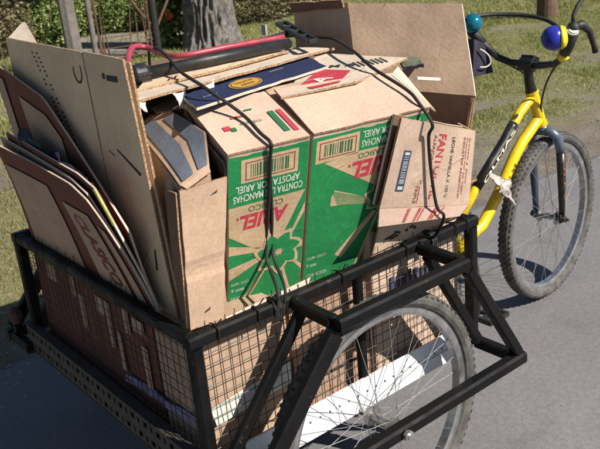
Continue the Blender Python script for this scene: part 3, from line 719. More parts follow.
b = MB(); b.tube(curve3([(1.66,.57,1.0),(1.72,.52,.94),(1.74,.45,.90),(1.745,.41,.84)], 8), .0035, 6); b.build('cable', 'rubber', T, smooth=True)
# pouch on the left grip
b = sheet((1.598,.565,1.040),(1.655,.555,1.014),(1.682,.54,.908),(1.592,.56,.905), .03, 10, 12, .006, 4, 0, 9)
po = b.build('handlebar_pouch', ['cloth', 'cloth'], None, (1.65,.56,.9)); tag(po, 'dark navy pouch with a pale arc hanging from the left handlebar grip', 'pouch')
b = MB(); ar = [(1.610+.045*math.sin(q)*1.0, .5505-.018*math.sin(q), .972+.032*math.cos(q)-.018*math.sin(q)) for q in np.linspace(.1, math.pi-.1, 14)]; b.tube(ar, .0028, 6); b.build('arc_print', 'white_print', po)

# ================================================================== LOAD
E2 = ['edge']
R0 = Matrix(((.9795,.1856,-.0778),(-.2006,.9312,-.3042),(.016,.3136,.9494)))
O1 = V((.146,.013,1.046))
def F(a, c, d=0.0): return O1 + R0 @ V((a, -d, -c))         # front face of the green cartons
def TP(a, y, d=0.0): return O1 + R0 @ V((a, y, d))           # their tops
def fpoly(mb, pts, d, mi=0): mb.add([F(a, c, d) for a, c in pts], [tuple(range(len(pts)))], mi)
def ftext(mb, s, a0, a1, c0, c1, d, bold=0, shear=0):        # printed upside down: reads rotated by half a turn
    lettering(mb, s, F(a1, c0, d), F(a0, c0, d)-F(a1, c0, d), F(a1, c1, d)-F(a1, c0, d), bold, shear)
def barcode(parent, a0, a1, c0, c1, seed):
    R = random.Random(seed); b = MB()
    for (x0, x1, y0, y1) in ((a0,a1,c0,c0+.0022),(a0,a1,c1-.0022,c1),(a0,a0+.0022,c0,c1),(a1-.0022,a1,c0,c1)): fpoly(b, [(x0,y0),(x1,y0),(x1,y1),(x0,y1)], .0017)
    b.build('label_frame', 'maroon_print', parent)
    b = MB(); x = a0+.012
    while x < a1-.012:
        w = R.choice((.0015,.003,.0045)); fpoly(b, [(x,c0+.006),(x+w,c0+.006),(x+w,c1-.006),(x,c1-.006)], .0017); x += w+R.choice((.0015,.003,.004))
    b.build('barcode', 'dgreen_print', parent)
def flower(parent, ca, cc, R, clip):
    b = MB(); o = MB(); rays = MB()
    for k in range(7):
        a = 2*math.pi*k/7+.35; pts = []; out = []
        for q in np.linspace(0, 1, 9):
            wv = math.sin(math.pi*q)**.8*.30*R; pts.append((q*R, wv))
        full = pts + [(x, -y) for x, y in reversed(pts[1:-1])]
        for mb_, grow, d in ((o, 1.10, .0019), (b, .93, .0022)):
            q2 = []
            for x, y in full:
                x2, y2 = x*grow if x > 0 else x, y*grow*1.04; tw = .35*x/R; ang = a+tw
                A, Cc = ca+x2*math.cos(ang)-y2*math.sin(ang), cc+x2*math.sin(ang)+y2*math.cos(ang)
                q2.append((min(clip[1], max(clip[0], A)), min(clip[3], max(clip[2], Cc))))
            fpoly(mb_, q2, d + .00004*k)
    o.build('flower_outline', 'tan_print', parent); b.build('flower', 'dgreen_print' if False else 'green', parent)
    c = MB(); fpoly(c, [(min(clip[1], ca+.22*R*math.cos(q)*(1 if i % 2 else .5)), cc+.22*R*math.sin(q)*(1 if i % 2 else .5)) for i, q in enumerate(np.linspace(0, 2*math.pi, 19)[:-1])], .0028)
    c.build('flower_centre', 'tan_print', parent)
def green_carton(a0, a1, h, depth, label):
    r = thing('detergent_carton', F((a0+a1)/2, h), label, 'box', 'green printed cartons')
    b = carton(F(a0, 0), R0, (a1-a0, depth, h), .003, int(a0*99), ('front', 'top')); body = b.build('carton_body', 'tan', r)
    b = MB(); b.add([F(a0+.001,.003,.0008), F(a1-.001,.003,.0008), F(a1-.001,h-.006,.0008), F(a0+.001,h-.006,.0008)], [(0,1,2,3)]); b.build('green_panel', 'green', r)
    return r
G1 = green_carton(0, .190, .42, .23, 'narrow green detergent carton printed upside down, left of its wider twin')
G2 = green_carton(.196, .500, .42, .23, 'wide green detergent carton printed upside down, behind the second strap')
# left carton print
b = MB(); fpoly(b, [(.030,.020),(.164,.020),(.164,.079),(.030,.077)], .0012); b.build('label', 'tan_print', G1); barcode(G1, .040, .156, .027, .071, 1)
b = MB(); ftext(b, 'APOSTA POR ARIEL', .018, .170, .083, .101, .0014, .012); ftext(b, 'CONTRA LAS MANCHAS', .012, .178, .106, .124, .0014, .012); b.build('slogan', 'white_print', G1)
b = MB(); fpoly(b, [(.002,.134),(.186,.132),(.124,.265),(.067,.262),(.002,.210)], .0012)
for q in ([(.002,.235),(.105,.270),(.105,.276),(.002,.262)], [(.002,.300),(.10,.283),(.10,.290),(.002,.335)], [(.030,.412),(.105,.300),(.110,.304),(.046,.412)], [(.188,.190),(.150,.265),(.146,.262),(.188,.165)], [(.188,.292),(.145,.288),(.145,.284),(.188,.280)], [(.188,.36),(.142,.300),(.145,.298),(.188,.345)], [(.150,.412),(.130,.310),(.134,.309),(.162,.412)]): fpoly(b, q, .0012)
b.build('burst', 'tan_print', G1)
b = MB(); ftext(b, 'CLASICO', .048, .132, .140, .154, .0016, .01); b.build('variety_name', 'dgreen_print', G1)
b = MB(); ftext(b, 'ARIEL', .028, .146, .160, .200, .0016, .035, .25); fpoly(b, [(.020,.163),(.025,.163),(.025,.170),(.020,.170)], .0016); b.build('brand_name', 'red_print', G1)
flower(G1, .126, .288, .060, (.004,.187,.2,.412))
b = MB(); 
for s_, x0, x1, y0_, y1_ in (('CONT. NETO', .008, .052, .345, .352), ('800 g', .008, .040, .362, .372), ('HECHO EN', .008, .050, .388, .396)):
    b = MB(); ftext(b, s_, x0, x1, y0_, y1_, .0014); b.build('small_print', 'white_print', G1)
# right carton print
b = MB(); fpoly(b, [(.208,.018),(.316,.016),(.317,.072),(.207,.076)], .0012); b.build('label', 'tan_print', G2); barcode(G2, .216, .309, .024, .066, 2)
b = MB(); ftext(b, 'APOSTA POR ARIEL', .324, .478, .018, .036, .0014, .012); ftext(b, 'CONTRA LAS MANCHAS', .324, .490, .042, .060, .0014, .012); b.build('slogan', 'white_print', G2)
b = MB(); fpoly(b, [(.230,.078),(.318,.0675),(.498,.067),(.498,.150),(.400,.190)], .0012)
for q in ([(.375,.212),(.264,.158),(.256,.176),(.256,.200),(.370,.222)], [(.378,.245),(.388,.252),(.300,.365),(.280,.350)], [(.390,.255),(.394,.257),(.352,.408),(.338,.408)], [(.498,.19),(.41,.21),(.41,.22),(.498,.235)], [(.498,.30),(.41,.24),(.405,.244),(.498,.33)]): fpoly(b, q, .0012)
b.build('burst', 'tan_print', G2)
b = MB()
for k in range(9):
    y0_ = .160+.0052*k; fpoly(b, [(.258+.002*k,y0_),(.372,.209+.0012*k),(.372,.2095+.0012*k),(.258+.002*k,y0_+.0022)], .0015)
b.build('burst_lines', 'green', G2)
b = MB(); ftext(b, 'CLASICO', .318, .400, .074, .088, .0016, .01); b.build('variety_name', 'dgreen_print', G2)
b = MB(); ftext(b, 'ARIEL', .304, .450, .094, .140, .0016, .035, .25); fpoly(b, [(.294,.098),(.300,.098),(.300,.105),(.294,.105)], .0016); b.build('brand_name', 'red_print', G2)
flower(G2, .398, .205, .048, (.2,.497,.15,.412))
b = MB(); 
for s_, x0, x1, y0_, y1_ in (('CONT. NETO', .204, .256, .335, .343), ('400 g', .204, .232, .356, .366), ('HECHO EN MEXICO', .204, .262, .388, .398)):
    b = MB(); ftext(b, s_, x0, x1, y0_, y1_, .0014); b.build('small_print', 'white_print', G2)
for G_, a0_, a1_ in ((G1, .002, .188), (G2, .198, .498)):
    b = MB(); N_ = 24; vs = []
    for i in range(N_+1):
        a_ = a0_+(a1_-a0_)*i/N_; vs += [F(a_, .001, .0010), F(a_, .008+.0055*abs(nz((a_*40,0,0), 1, 3)), .0010)]
    b.add(vs, [(2*i, 2*i+2, 2*i+3, 2*i+1) for i in range(N_)]); b.build('worn_edge', 'pink_tan', G_)
# torn top flaps of the two cartons
b = sheet(TP(-.004,.215,.012), TP(.184,.20,.010), TP(.188,-.004,.004), TP(-.002,-.004,.004), .005, 14, 12, .0008, 3); fl1 = b.build('top_flap', ['pink_tan', 'edge'], G1)
def tquad(mb, a, y, w, h, d=.0145, mi=0):
    f_ = lambda q: .0056+.04*q
    mb.add([TP(a,y,f_(y)), TP(a+w,y,f_(y)), TP(a+w,y+h,f_(y+h)), TP(a,y+h,f_(y+h))], [(0,1,2,3)], mi)
b = MB()
for a, y, w, h, mi in ((.145,.03,.014,.085,0),(.166,.025,.012,.09,1),(.06,.115,.035,.006,1),(.10,.135,.02,.005,0),(.028,.075,.016,.016,1),(.042,.068,.012,.014,0)): b = MB(); tquad(b, a, y, w, h, .0105); b.build('flap_print', 'red_print' if mi else 'dgreen_print', fl1)
b = MB(); lettering(b, 'ecologico', TP(.070,.082,.0092), R0@V((.05,0,0)), R0@V((0,.014,.0006)), .0); b.build('lettering', 'dgreen_print', fl1)
b = sheet(TP(.200,.190,.020), TP(.515,.165,.012), TP(.503,-.004,.004), TP(.196,-.004,.004), .005, 18, 12, .006, 8); b.build('top_flap', ['pink_tan', 'edge'], G2)
b = sheet(TP(.500,.16,.010), TP(.548,.20,.004), TP(.530,.012,-.02), TP(.5015,-.002,.003), .004, 4, 10, .003, 9); b.build('side_flap', ['pale', 'edge'], G2)
# white topped sheet with the red logo behind them
wz = lambda x, y, d=0: V((x, y, 1.1+.03*x+.035*y+d))
b = sheet(wz(.735,.40), wz(.80,.13), wz(.55,.055), wz(.36,.10), .005, 16, 10, .001, 21)
ws = b.build('flattened_carton', ['pale', 'edge'], None, (.6,.2,1.1)); tag(ws, 'pale flattened carton with a red logo square on top of the load', 'cardboard')
b = MB(); b.add([wz(.440,.135,.002), wz(.588,.232,.002), wz(.620,.150,.002), wz(.520,.082,.002), wz(.448,.092,.002)], [(0,1,2,3,4)]); b.build('logo_square', 'red_print', ws)
b = MB(); lettering(b, 'A', wz(.490,.108,.0032), wz(.545,.128)-wz(.490,.108), wz(.480,.146)-wz(.490,.108), .03); b.build('logo_letter', 'white_print', ws)
b = MB(); lettering(b, 'M A', wz(.615,.225,.002), wz(.665,.18)-wz(.615,.225), wz(.635,.243)-wz(.615,.225), .02); b.build('lettering', 'black_ink', ws)
b = MB()
for k in range(7): b.add([wz(.66+.012*k,.16-.004*k,.002), wz(.664+.012*k,.158-.004*k,.002), wz(.69+.012*k,.215-.004*k,.002), wz(.686+.012*k,.217-.004*k,.002)], [(0,1,2,3)])
b.build('printed_bars', 'black_ink', ws)
# navy sheet with gold oval
nv_ = lambda x, y, d=0: V((x, y, 1.127+.004*x+.018*y+d))
b = sheet(nv_(.205,.262), nv_(.70,.425), nv_(.607,.218), nv_(.15,.12), .006, 40, 8, .0012, 31, .003, 6)
nb = b.build('navy_cardboard_sheet', ['blue', 'pale'], None, (.4,.25,1.13)); tag(nb, 'navy blue cardboard sheet with a gold oval and torn white edge', 'cardboard')
b = MB(); gc = nv_(.362,.232,.002); gu = V((.052,.012,.0004)); gv = V((.012,.047,.0009))
for s_, d_, mi in ((1.0,0,0),(.9,.0004,1),(.84,.0008,0)):
    b.add([gc+V((0,0,d_))+gu*s_*math.cos(q)+gv*s_*math.sin(q) for q in np.linspace(0, 2*math.pi, 33)[:-1]], [tuple(range(32))], mi)
b.build('gold_oval', ['gold', 'decal_black'], nb)
b = MB(); lettering(b, 'GALLETAS', gc-gu*.6+gv*.12+V((0,0,.0014)), gu*1.2, gv*.35, .01); lettering(b, 'FINAS', gc-gu*.4-gv*.5+V((0,0,.0014)), gu*.8, gv*.35, .01); b.build('oval_lettering', 'maroon_print', nb)
b = MB(); lettering(b, 'contenido', nv_(.475,.285,.002), (.055,.015,0), (.003,.010,0)); lettering(b, 'producto', nv_(.215,.185,.002), (.045,.012,0), (.003,.010,0)); b.build('small_print', 'cream', nb)
# pale sheets lying across the top
b = sheet((.131,.339,1.149),(.70,.47,1.153),(.768,.370,1.146),(.056,.224,1.147), .006, 26, 10, .005, 41, .002, 5)
s1 = b.build('cardboard_sheet', ['pale', 'edge'], None, (.4,.35,1.15)); tag(s1, 'long pale cardboard sheet lying just behind the navy sheet', 'cardboard')
b = MB(); b.add([(.215,.330,1.161),(.224,.332,1.161),(.245,.357,1.161),(.236,.355,1.161)], [(0,1,2,3)]); b.add([(.232,.334,1.161),(.241,.336,1.161),(.262,.361,1.161),(.253,.359,1.161)], [(0,1,2,3)]); rm = b
b = sheet((.27,.513,1.150),(.649,.531,1.150),(.625,.39,1.158),(.110,.300,1.156), .006, 24, 10, .004, 47, .002, 5)
s2 = b.build('cardboard_sheet', ['grey_beige', 'edge'], None, (.4,.45,1.16)); rm.build('red_marks', 'maroon_print', s2); tag(s2, 'greyish cardboard sheet under the black pipe and red cane', 'cardboard')
b = carton((.42,.44,1.120), Matrix.Identity(3), (.40,.46,.42), .004, 5); fb = b.build('buried_carton', 'dark_brown'); fb.location = (0,0,0); tag(fb, 'brown carton buried under the flat sheets in the middle of the load', 'box')  # dark brown puts the cavity's shade into the carton's colour
for k_, (x_, y_, w_, h_) in enumerate(((.17,.246,.05,.045),(.27,.268,.035,.028),(.075,.229,.03,.03))):
    b = sheet((x_,y_+.002,1.146),(x_+w_,y_+.012,1.147),(x_+w_*.7,y_-.008,1.146-h_),(x_+w_*.25,y_-.012,1.146-h_*.8), .002, 6, 6, .008, 131+k_, .004, 25); b.build('torn_strip', ['white_print', 'pale'], s1)
# black pipe with socket, red cane, bracket
r = thing('plastic_pipe', (.18,.41,1.15), 'black plastic pipe with a wide socket end lying on the load', 'pipe')
pa, pb2 = V((.180,.410,1.172)), V((.635,.402,1.176)); pd = (pb2-pa).normalized()
b = MB(); b.tube([pa+pd*.03, pb2], .0135, 20); b.build('pipe_barrel', 'pvc', r, smooth=True)
b = MB(); n = 24; prof = [(.0,.014),(.0,.020),(.004,.0235),(.030,.0235),(.036,.021),(.042,.015)]
u = V((0,0,1)); w = pd.cross(u); vs = [pa+pd*(x-.012)+(u*math.cos(2*math.pi*i/n)+w*math.sin(2*math.pi*i/n))*q for x, q in prof for i in range(n)]
vs += [pa+pd*(.03)+(u*math.cos(2*math.pi*i/n)+w*math.sin(2*math.pi*i/n))*.015 for i in range(n)]
fs = [(j*n+i, j*n+(i+1) % n, (j+1)*n+(i+1) % n, (j+1)*n+i) for j in range(5) for i in range(n)] + [(i, (i+1) % n, 6*n+(i+1) % n, 6*n+i) for i in range(n)] + [tuple(6*n+i for i in range(n))]
b.add(vs, fs); b.build('socket', 'pvc', r)
for k in range(8):
    a = 2*math.pi*k/8; c = pa+pd*.014+(u*math.cos(a)+w*math.sin(a))*.0238; bb = MB(); bb.bar(c-pd*.012, c+pd*.014, .004, .004); bb.build('rib', 'pvc', r)
b = MB(); b.tube(curve3([(.222,.530,1.176),(.258,.585,1.196),(.305,.640,1.206),(.345,.635,1.196),(.330,.520,1.186),(.345,.460,1.187),(.46,.437,1.191),(.645,.436,1.190)], 8), .0078, 12)
cn = b.build('walking_cane', 'pinkred', None, (.4,.45,1.2), True); tag(cn, 'pinkish red cane with a hooked handle lying along the black pipe', 'cane')
r = thing('plastic_bracket', (.66,.45,1.2), 'black slotted plastic bracket leaning on the big brown carton', 'bracket')
b = MB(); A_, B_ = V((.800,.640,1.200)), V((.655,.330,1.182))
for off in (-.017, .017): b.bar(A_+V((off,0,.0)), B_+V((off,0,0)), .010, .012)
for k in range(5): q = A_.lerp(B_, k/4); b.bar(q+V((-.014,0,0)), q+V((.014,0,0)), .009, .011)
b.build('slotted_arm', 'pvc', r)
b = MB(); b.box((.735,.640,1.190), (.008,.016,.030), Matrix.Rotation(.2,3,'Z')); b.build('clip', 'grey_plastic', r)
b = MB(); b.tube([(.42,.52,1.175),(.60,.49,1.180),(.76,.53,1.185)], .009, 8); b.build('rod', 'pvc', r)

b = sheet(TP(-.010,.22,-.004), TP(-.008,-.002,-.012), F(-.010,.24,-.004), TP(-.012,.22,-.26), .003, 14, 14, .010, 77, .002, 12)  # added black sheet, stands in for deep shade on the carton's side
bb_ = b.build('added_shade_sheet', ['rubber', 'rubber'], None, F(0,.2)); tag(bb_, 'added black sheet standing for deep shade against the left side of the narrow green carton', 'bag')
b = sheet((.125,.350,1.138),(.46,.432,1.128),(.43,.412,.94),(.20,.46,.94), .003, 14, 14, .008, 78, .002, 12)  # second added sheet, its black plays the shade in the hollow
bb_ = b.build('added_shade_sheet', ['rubber', 'rubber'], None, (.3,.4,.95)); tag(bb_, 'added black sheet standing for the shaded hollow under the pale flat sheets behind the striped carton', 'bag')
# striped carton left
top = [(.043,.036,.997),(.118,.042,1.018),(.156,.100,1.074),(.186,.290,1.092),(.185,.385,1.078),(.135,.370,1.057)]
b = MB(); b.prism([V(p)-V((0,0,.30)) for p in top], (0,0,.298))
for i in range(6): b.v[6+i] = V(top[i])
r = thing('striped_carton', (.15,.25,.69), 'carton with slate grey stripes on its top beside the beige board', 'box')
b.build('carton_body', 'brown', r)
def on_top(u, w):
    l_ = V(top[0]).lerp(V(top[5]), w); q_ = V(top[1]).lerp(V(top[2]), min(1, w*2)) if w < .5 else V(top[2]).lerp(V(top[3]), w*2-1)
    return l_.lerp(q_, u)
def top_strip(u0, u1, w0, w1, dz, nm, mat, N=12):
    b = MB(); vs = []; K = 24
    for i in range(K+1):
        w_ = w0+(w1-w0)*i/K
        for j in range(K+1):
            u_ = u0+(u1-u0)*j/K; p = on_top(u_, w_); vs.append((p.x, p.y, p.z+dz+.002*math.sin(6*w_+3*u_)))
    b.add(vs, [(i*(K+1)+j, i*(K+1)+j+1, (i+1)*(K+1)+j+1, (i+1)*(K+1)+j) for i in range(K) for j in range(K)]); return b.build(nm, mat, r)
top_strip(0, 1, 0, 1, .006, 'top_flap', 'tan')
top_strip(.10, .47, .02, .97, .0095, 'stripe', 'slate'); top_strip(.64, .95, .03, .90, .0095, 'stripe', 'slate')
b = sheet((.205,.43,1.098),(.265,.345,1.108),(.215,.285,1.100),(.172,.33,1.090), .004, 8, 8, .004, 13); b.build('loose_flap', ['slate', 'edge'], r)
b = sheet((.044,.040,1.006),(.118,.044,1.027),(.114,.030,1.018),(.050,.026,.998), .003, 8, 3, .001, 14); b.build('front_lip', ['tan', 'edge'], r)

# plain tan folded carton at the rear right corner
r = thing('folded_carton', (.08,.03,.70), 'plain tan folded carton standing at the rear corner of the basket', 'box')
cre = lambda u, w: -.005*math.exp(-((w-.56)/.025)**2) - .003*math.exp(-((w-.61)/.02)**2)
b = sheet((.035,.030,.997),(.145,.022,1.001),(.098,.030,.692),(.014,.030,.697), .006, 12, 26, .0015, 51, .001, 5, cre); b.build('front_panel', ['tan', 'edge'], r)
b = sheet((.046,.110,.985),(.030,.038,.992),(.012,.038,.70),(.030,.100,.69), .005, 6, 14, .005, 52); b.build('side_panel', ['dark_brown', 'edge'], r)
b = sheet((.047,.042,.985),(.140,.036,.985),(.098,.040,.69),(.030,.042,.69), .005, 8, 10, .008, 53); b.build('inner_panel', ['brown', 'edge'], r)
b = MB(); b.add([(.052,.0275,.724),(.066,.027,.728),(.068,.027,.734),(.055,.0273,.729)], [(0,1,2,3)]); b.add([(.100,.0235,.972),(.118,.0225,.980),(.116,.0225,.974)], [(0,1,2)]); b.build('scuff', 'black_ink', r)

# tall beige board at the rear
r = thing('beige_board', (.04,.45,.70), 'tall weathered beige cardboard board with a folded bright corner at the rear', 'cardboard')
curl = lambda u, w: -.02*(1-u)**2*(1-w)
b = sheet((.036,.815,1.262),(.036,.372,1.250),(.048,.36,.660),(.05,.86,.66), .005, 18, 22, .0015, 61, .0008, 3); b.build('board', ['grey_beige', 'edge'], r)
b = sheet((.036,.368,1.252),(.040,.192,1.244),(.052,.150,.660),(.048,.358,.66), .005, 10, 22, .0015, 63, .0008, 3); b.build('board', ['grey_beige', 'edge'], r)
b = sheet((.044,.80,1.250),(.049,.186,1.236),(.062,.143,.660),(.062,.84,.66), .005, 16, 18, .004, 64, .001, 3); b.build('back_layer', ['grey_beige', 'edge'], r)
b = sheet((.105,.862,1.290),(.106,.845,1.291),(.046,.630,1.246),(.038,.815,1.258), .006, 10, 10, .001, 62, 0); b.build('folded_corner', ['pale', 'edge'], r)
bx = lambda z: .0375+(1.25-z)*.022
b = MB()
for row, dy in ((0,0),(1,.028)):
    for k in range(26):
        y_ = .655-dy-.0062*k; z_ = 1.232-.0105*k
        if rnd.random() < .25: continue
        b.box((bx(z_),y_,z_), (.003,.009,.004))
b.build('printed_lines', 'black_ink', r)
b = MB(); b.tube([(.0385,.412+.020*math.cos(q),1.205+.026*math.sin(q)) for q in np.linspace(2.6, 6.6, 14)], .0030, 6); b.build('handle_mark', 'black_ink', r)
b = MB(); b.box((.0392,.288,1.203), (.003,.010,.012)); b.box((.0394,.252,1.200), (.003,.046,.012)); b.build('stamp', 'black_ink', r)
b = MB(); b.box((.0432,.245,1.02), (.003,.10,.004), Matrix.Rotation(.45,3,'X')); b.box((.0428,.32,1.03), (.003,.03,.003), Matrix.Rotation(.4,3,'X')); b.box((.048,.20,.80), (.003,.005,.05), Matrix.Rotation(.1,3,'X')); b.build('scratch', 'black_ink', r)

# maroon sheets: bent surfaces
def surf(fn, nu, nv, th):
    g = lambda u, w: V(fn(u, w)); b = MB(); top = []; bot = []; W = nu+1
    for j in range(nv+1):
        for i in range(nu+1):
            u, w = i/nu, j/nv; p = g(u, w); n = (g(u, w+.01)-p).cross(g(u+.01, w)-p).normalized(); top.append(p); bot.append(p-n*th)
    fs = [(j*W+i, j*W+i+1, j*W+W+i+1, j*W+W+i) for j in range(nv) for i in range(nu)]; K = len(top)
    b.add(top+bot, fs+[tuple(q+K for q in f[::-1]) for f in fs], 0)
    ring = list(range(W)) + [j*W+nu for j in range(1, nv+1)] + [nv*W+i for i in range(nu-1, -1, -1)] + [j*W for j in range(nv-1, 0, -1)]; n_ = len(ring)
    b.add([top[i] for i in ring]+[bot[i] for i in ring], [(i, (i+1) % n_, n_+(i+1) % n_, n_+i) for i in range(n_)], 1); return b
def patch(fn, u0, u1, w0, w1, d, n=20, sk=0):
    d = d+.002
    g = lambda u, w: V(fn(u, w)); b = MB(); vs = []
    for j in range(n+1):
        for i in range(n+1):
            w = w0+(w1-w0)*j/n; u = u0+(u1-u0)*i/n + sk*(w-w0); p = g(u, w); q = (g(u, w+.01)-p).cross(g(u+.01, w)-p).normalized(); vs.append(p+q*d)
    b.add(vs, [(j*(n+1)+i, j*(n+1)+i+1, j*(n+1)+n+2+i, j*(n+1)+n+1+i) for j in range(n) for i in range(n)]); return b
def m1f(u, w):
    y = .885-.67*u; zt = 1.205-.16*u if u < .45 else 1.133-.47*(u-.45); z = zt*(1-w)+.70*w
    return (.006-.010*u*(1-w)+.010*math.sin(2.6*u+1.2*w)*(1-w)+.031*w, y-.05*w*(1-u), z)
b = surf(m1f, 30, 20, .005); m1 = b.build('maroon_sheet', ['maroon', 'pale'], None, (0,.5,.7)); tag(m1, 'tall maroon cardboard sheet standing against the beige board', 'cardboard')
patch(m1f, .22, .56, .10, .70, .002, sk=.08).build('tan_panel', 'dull_tan', m1); patch(m1f, .02, .10, .06, .5, .002).build('tan_panel', 'dull_tan', m1)
def leanf(dx, dy, dz, ph):
    def f(u, w):
        y0, y1 = .785-.52*u, .905-.715*u; zt = 1.008-.036*u-.02*max(0, u-.85)*5
        z = zt*(1-w)+.674*w; y = y0*(1-w)+y1*w
        xx = -.066*max(0, 1-w)**1.3+.024*w + .009*math.sin(2.2*u+ph)*(1-w) + .004*math.sin(3*w+ph)*(1-w) + dx*(1-.7*w)
        return (xx, y+dy*(1-w), z+dz*(1-w))
    return f
def leaning(dx, dy, dz, ph, name, label, front):
    f = leanf(dx, dy, dz, ph); b = surf(f, 30, 16, .004); o = b.build(name, [front, 'pale'], None, (0,.5,.7)); tag(o, label, 'cardboard'); return o, f
m2, f2 = leaning(0, 0, 0, .3, 'maroon_sheet', 'outermost maroon and tan sheet leaning out over the rear rail', 'maroon')
patch(f2, .04, .50, .17, .985, .0015, sk=.02).build('tan_panel', 'dull_tan', m2); patch(f2, .60, .84, .26, .97, .0015, sk=.06).build('tan_panel', 'dull_tan', m2); patch(f2, .90, .96, .30, .97, .0015, sk=.02).build('tan_panel', 'dull_tan', m2)
b = MB(); q0, q1, q2 = V(f2(.645,.34)), V(f2(.755,.90)), V(f2(.745,.32)); off = V((-.004,0,.001)); lettering(b, 'CLASICO', q0+off, q1-q0, q2-q0, .02); b.build('lettering', 'maroon_print', m2)
m3, f3 = leaning(.014, .010, .010, 1.4, 'maroon_sheet', 'second sheet, dull tan, close behind the outermost leaning one', 'dull_tan')
m4, f4 = leaning(.030, -.014, .024, 2.6, 'maroon_sheet', 'third sheet in the leaning pile with a pale yellow edge', 'maroon')
b = MB(); b.tube([V(f4(1, w_)) for w_ in np.linspace(.0, .28, 6)], .0042, 6); b.build('yellow_tape', plain('yellow_tape', (.45, .45, .14), .6), m4)
b = MB(); b.tube([V(f4(1, w_)) for w_ in np.linspace(.28, .98, 12)], .0022, 6); b.build('pale_edge', plain('pale_paper_edge', (.62, .58, .46), .8), m4)
b = sheet((-.005,.52,1.02),(.0,.33,.97),(-.012,.30,.86),(-.016,.50,.88), .003, 12, 12, .03, 71, .01, 14); cb = b.build('crumpled_bag', ['shop_bag', 'shop_bag'], None, (0,.4,.9)); tag(cb, 'crumpled lilac plastic scrap stuffed between the maroon sheets', 'bag')
b = sheet((-.018,.70,1.06),(-.008,.47,1.0),(-.02,.45,.93),(-.03,.68,.97), .003, 12, 12, .03, 73, .01, 14); cb = b.build('crumpled_bag', ['rubber', 'rubber'], None, (0,.6,.95)); tag(cb, 'crumpled black plastic stuffed behind the leaning maroon sheets', 'bag')

# carton with rotated red lettering, front right
FT = dict(TL=V((.532,-.100,1.055)), TR=V((.832,-.060,.955)), BR=V((.838,-.030,.753)), BL=V((.520,-.028,.834)))
def FQ(u, w, d=0):
    p = (FT['TL']*(1-u)+FT['TR']*u)*(1-w) + (FT['BL']*(1-u)+FT['BR']*u)*w
    n_ = ((FT['TR']-FT['TL']).cross(FT['BL']-FT['TL'])).normalized(); n_ = n_ if n_.y < 0 else -n_
    return p + n_*d
r = thing('biscuit_carton', (.68,-.03,.74), 'pinkish carton with sideways red lettering held by the second strap', 'box')
b = sheet(FT['TL'], FT['TR'], FT['BR'], FT['BL'], .006, 18, 12, .0, 81, .0006, 6); b.build('front_panel', ['pink_tan', 'edge'], r)
b = sheet(FQ(-.005,.0,-.020), FQ(1,.02,-.03), FQ(1,1,-.02), FQ(-.01,1,-.016), .006, 10, 8, .002, 82); b.build('back_panel', ['dark_brown', 'pale'], r)  # dark brown stands for shade in the gap beside the carton
b = sheet(FQ(.96,.0,-.006), FQ(.97,.0,-.05), FQ(.97,1,-.05), FQ(.98,1,-.006), .005, 4, 8, .003, 83); b.build('side_panel', ['tan', 'edge'], r)
M['flap_shaded'] = cardboard('shaded_pink_cardboard', (.40, .28, .225), .5)  # flap's shade is put into this darker base colour
b = sheet(FQ(0,1,-.001), FQ(1,1,-.001), V((.775,-.052,.745)), V((.488,-.052,.803)), .005, 16, 6, .001, 84, .001); fl = b.build('bottom_flap', ['flap_shaded', 'edge'], r)
def ftx(mb, s, u0, u1, w0, w1, d=.0010, bold=.01):     # reads downwards, letter tops to the right
    lettering(mb, s, FQ(u0, w0, d), FQ(u0, w1, d)-FQ(u0, w0, d), FQ(u1, w0, d)-FQ(u0, w0, d), bold)
b = MB(); ftx(b, 'FANTOCHE', .50, .60, .10, .90, .0010, .02); b.build('brand_name', 'red_print', r)
b = MB(); ftx(b, 'LECHE VAINILLA X 100 G', .68, .72, .12, .88); b.build('lettering', 'black_ink', r)
b = MB(); 
for s_, u0, u1, w0, w1 in (('ALFAJORES', .43, .475, .12, .50), ('INDUSTRIA ARGENTINA', .835, .865, .1, .9), ('Conservar en lugar', .875, .90, .1, .86), ('fresco y seco', .91, .935, .1, .7), ('TRIPLE', .33, .36, .72, .95), ('36 unidades', .37, .39, .66, .95)):
    b = MB(); ftx(b, s_, u0, u1, w0, w1); b.build('red_lettering', 'maroon_print', r)
b = MB()
q4 = lambda u0, u1, w0, w1, d: [FQ(u0,w0,d), FQ(u1,w0,d), FQ(u1,w1,d), FQ(u0,w1,d)]
b.add(q4(.115,.20,.33,.80,.0008), [(0,1,2,3)], 0); b.add(q4(.13,.185,.35,.38,.0013), [(0,1,2,3)], 1); b.add(q4(.13,.185,.74,.78,.0013), [(0,1,2,3)], 1)
yb_ = .40
while yb_ < .72:
    b.add(q4(.13,.185,yb_,yb_+.006,.0013), [(0,1,2,3)], 1); yb_ += rnd.choice((.014,.02,.026))
b.build('barcode', ['navy_ink', 'white_print'], r)
def FL(u, w, d=.0022): 
    p = (FQ(0,1)*(1-u)+FQ(1,1)*u)*(1-w) + (V((.488,-.052,.803))*(1-u)+V((.775,-.052,.745))*u)*w
    return p+V((0,-.8,.5))*d
b = MB()
for u0, u1 in ((.30,.33),(.42,.45),(.47,.485),(.60,.66),(.70,.715)): b.add([FL(u0,.08), FL(u1,.08), FL(u1-.03,.92), FL(u0-.03,.92)], [(0,1,2,3)])
b.build('flap_stripes', 'maroon_print', fl)

